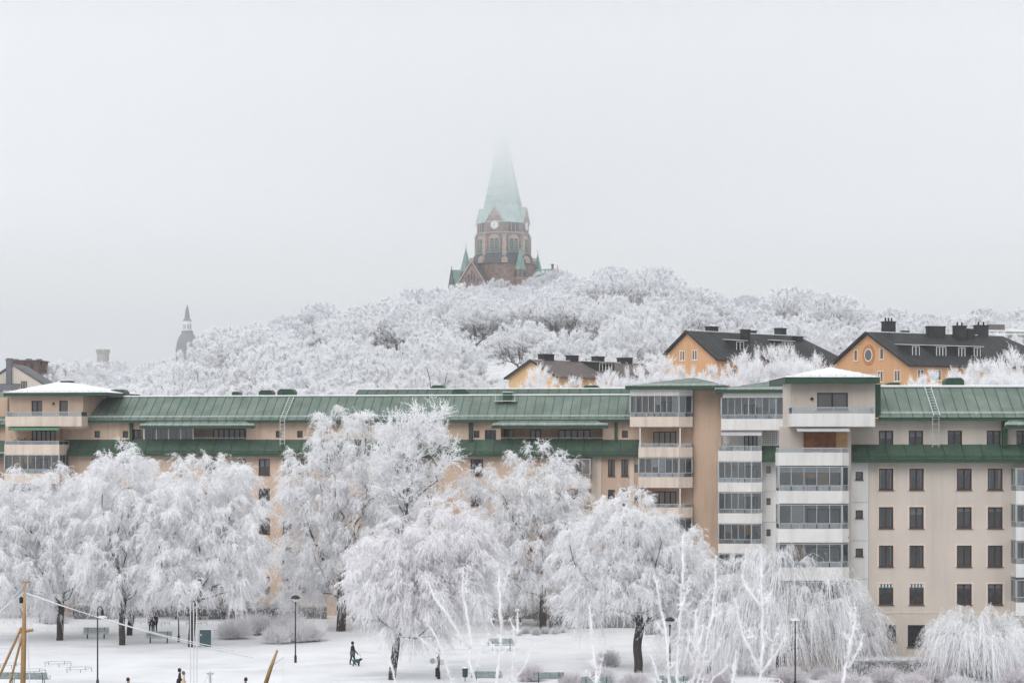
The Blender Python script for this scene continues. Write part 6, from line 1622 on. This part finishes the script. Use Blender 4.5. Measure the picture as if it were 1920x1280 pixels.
if DETAIL:
    near_shrub([([(870, 1072), (868, 1112), (880, 1175), (884, 1205), (880, 1240), (892, 1285)], 3.2, 6), ([(803, 1090), (815, 1120), (838, 1150), (862, 1190), (882, 1215)], 3, 5),
                ([(797, 1160), (820, 1198), (835, 1240), (850, 1285)], 2.5, 4.5), ([(780, 1190), (812, 1215), (826, 1225)], 2, 3.5), ([(905, 1200), (900, 1235), (888, 1258)], 1.8, 3), ([(868, 1112), (880, 1108), (884, 1116)], 4, 5),
                ([(720, 1205), (732, 1240), (742, 1285)], 4, 5)], 15.5, 870, "forked frosted shoots near the lens beside the low spreading birch", 21)
    near_shrub([([(934, 1062), (937, 1120), (940, 1190), (935, 1245), (930, 1285)], 3.4, 6.5), ([(972, 1142), (970, 1180), (966, 1215), (955, 1285)], 3, 5), ([(957, 1160), (965, 1185), (968, 1200)], 2.5, 3.5),
                ([(1000, 1212), (988, 1240), (965, 1275), (960, 1285)], 2, 3.5), ([(912, 1190), (925, 1215), (937, 1228)], 2, 3)], 15.0, 940, "upright frosted shoots near the lens before the open middle of the park", 22)
    near_shrub([([(1105, 1140), (1110, 1185), (1116, 1240), (1118, 1285)], 3.6, 6.5), ([(1132, 1225), (1124, 1262), (1118, 1282)], 2, 3.2)], 14.5, 1117, "single stout frosted shoot near the lens left of the three-limbed birch", 23)
    near_shrub([([(1280, 1004), (1281, 1060), (1278, 1120), (1274, 1180), (1270, 1240), (1272, 1285)], 3.4, 7.5), ([(1228, 1078), (1236, 1130), (1248, 1180), (1252, 1230), (1256, 1285)], 3.4, 6.5), ([(1288, 1105), (1282, 1125), (1276, 1140)], 3, 4),
                ([(1304, 1145), (1306, 1190), (1312, 1225), (1304, 1260), (1296, 1285)], 3, 5), ([(1320, 1172), (1314, 1195), (1308, 1212)], 2.5, 3.5), ([(1290, 1185), (1300, 1205), (1310, 1225)], 2.2, 3.4), ([(1232, 1165), (1240, 1180), (1247, 1190)], 3.5, 4.5),
                ([(1343, 1046), (1341, 1100), (1336, 1150), (1325, 1200), (1318, 1240), (1308, 1285)], 3.2, 5.5), ([(1353, 1196), (1342, 1222), (1322, 1250)], 2.5, 3.6), ([(1348, 1135), (1341, 1150), (1334, 1162)], 2.4, 3.4), ([(1212, 1210), (1228, 1250), (1240, 1285)], 2, 3.6), ([(1365, 1248), (1340, 1270), (1325, 1288)], 2.4, 3.4)],
               14.8, 1280, "tallest cluster of frosted shoots near the lens before the three-limbed birch", 24)
    near_shrub([([(1428, 1030), (1428, 1090), (1430, 1150), (1430, 1210), (1424, 1285)], 3.2, 7), ([(1392, 1080), (1404, 1105), (1418, 1125), (1428, 1138)], 3, 4.5), ([(1380, 1126), (1386, 1165), (1396, 1198), (1410, 1225), (1424, 1255)], 3, 4.6), ([(1445, 1112), (1438, 1125), (1431, 1138)], 3, 4),
                ([(1470, 1196), (1455, 1225), (1432, 1255)], 2.6, 4), ([(1456, 1180), (1450, 1205), (1446, 1230)], 2, 3), ([(1380, 1222), (1378, 1250), (1372, 1285)], 5, 5), ([(1400, 1195), (1412, 1192), (1414, 1198)], 4, 4.5)], 15.2, 1426, "frosted shoots near the lens before the large weeping willow", 25)
    near_shrub([([(1604, 1140), (1602, 1175), (1595, 1215), (1586, 1250), (1578, 1288)], 3.2, 6), ([(1617, 1190), (1608, 1220), (1590, 1252)], 2.6, 4), ([(1583, 1187), (1590, 1196), (1598, 1205)], 2.4, 3.6), ([(1598, 1176), (1606, 1172), (1607, 1182)], 4.5, 5)], 15.0, 1588, "slanting frosted shoot near the lens at the facade corner", 26)

# ================================================================== SMALL THINGS ON THE BALCONIES
if DETAIL:
    M_leaf = pm("pot plant leaves", (.05, .09, .04), .8, .3, 6.); M_pot = pm("clay pot", (.30, .16, .10), .8, .1, 6.)
    rngp = np.random.default_rng(9)
    def pot_plant(fr, px, zfloor, y, h, label):
        u_ = fr.u(px, y); x = fr.O[0]+fr.d[0]*u_+fr.n[0]*y; Yw = fr.O[1]+fr.d[1]*u_+fr.n[1]*y
        o = empty("potted_plant", (x, Yw, zfloor)); tag(o, label, "plant", "potted plants on the balconies")
        MB().lathe([(.14, 0), (.2, .36), (.22, .38)], 10).build("pot", M_pot, o)
        n = 60; O = np.stack([rngp.normal(size=n)*.03, rngp.normal(size=n)*.03, np.full(n, .34)], 1); D = rngp.normal(size=(n, 3))*.5+np.array([0, 0, 1.0])
        v = sprays(rngp, O, D, rngp.uniform(.4, 1.0, n)*h, rngp.uniform(.0, .4, n), .03*np.ones(n), 4, .4, .05)
        inst("leaves", tri_mesh("leaves", *v, M_leaf), o)
    for px, py, h, t in ((1375, 805, 1.3, "left on the top white balcony"), (1402, 805, 1.0, "in the middle of the top white balcony"), (1440, 805, 1.2, "right on the top white balcony"), (1365, 863, 1.3, "by the awning of the second white balcony")):
        pot_plant(FA, px, FA.uz(1400, py, -3.1)[1]+.205, -2.0, h, f"potted plant {t}")
    pot_plant(FA, 40, FA.uz(60, 851, -2.6)[1]+.205, -1.4, 1.6, "tall potted climber under the green awning")
    pot_plant(FA, 1285, FA.uz(1240, 799, -2.9)[1]+.205, -1.7, 1.1, "potted plant at the right end of the top tan balcony")
    pot_plant(FR, 1480, FR.uz(1500, 942, -2.6)[1]+.205, -1.6, 1.0, "potted plant behind the blinds of the beige block balcony")
    pot_plant(FR, 1580, FR.uz(1500, 1016, -2.6)[1]+.205, -1.6, .9, "potted plant on the beige block balcony below the blinds")
    def table(fr, px, zfloor, y, label):
        u_ = fr.u(px, y); x = fr.O[0]+fr.d[0]*u_+fr.n[0]*y; Yw = fr.O[1]+fr.d[1]*u_+fr.n[1]*y
        o = empty("balcony_table", (x, Yw, zfloor)); tag(o, label, "table", "balcony tables")
        MB().lathe([(.36, .70), (.36, .73)], 14).build("table_top", M_wframe, o); MB().lathe([(.2, 0), (.03, .05), (.03, .70)], 8).build("leg", M_grey, o)
    for fr, px, py, y, ref, t in ((FA, 1225, 799, -2.0, -2.9, "top tan balcony"), (FR, 1530, 871, -1.8, -2.6, "open balcony with the wooden shutters"), (FA, 1240, 856, -2.0, -2.9, "second tan balcony"), (FR, 1510, 1016, -1.8, -2.6, "beige block balcony below the blinds")):
        table(fr, px, fr.uz(px, py, ref)[1]+.205, y, f"small round white table on the {t}")
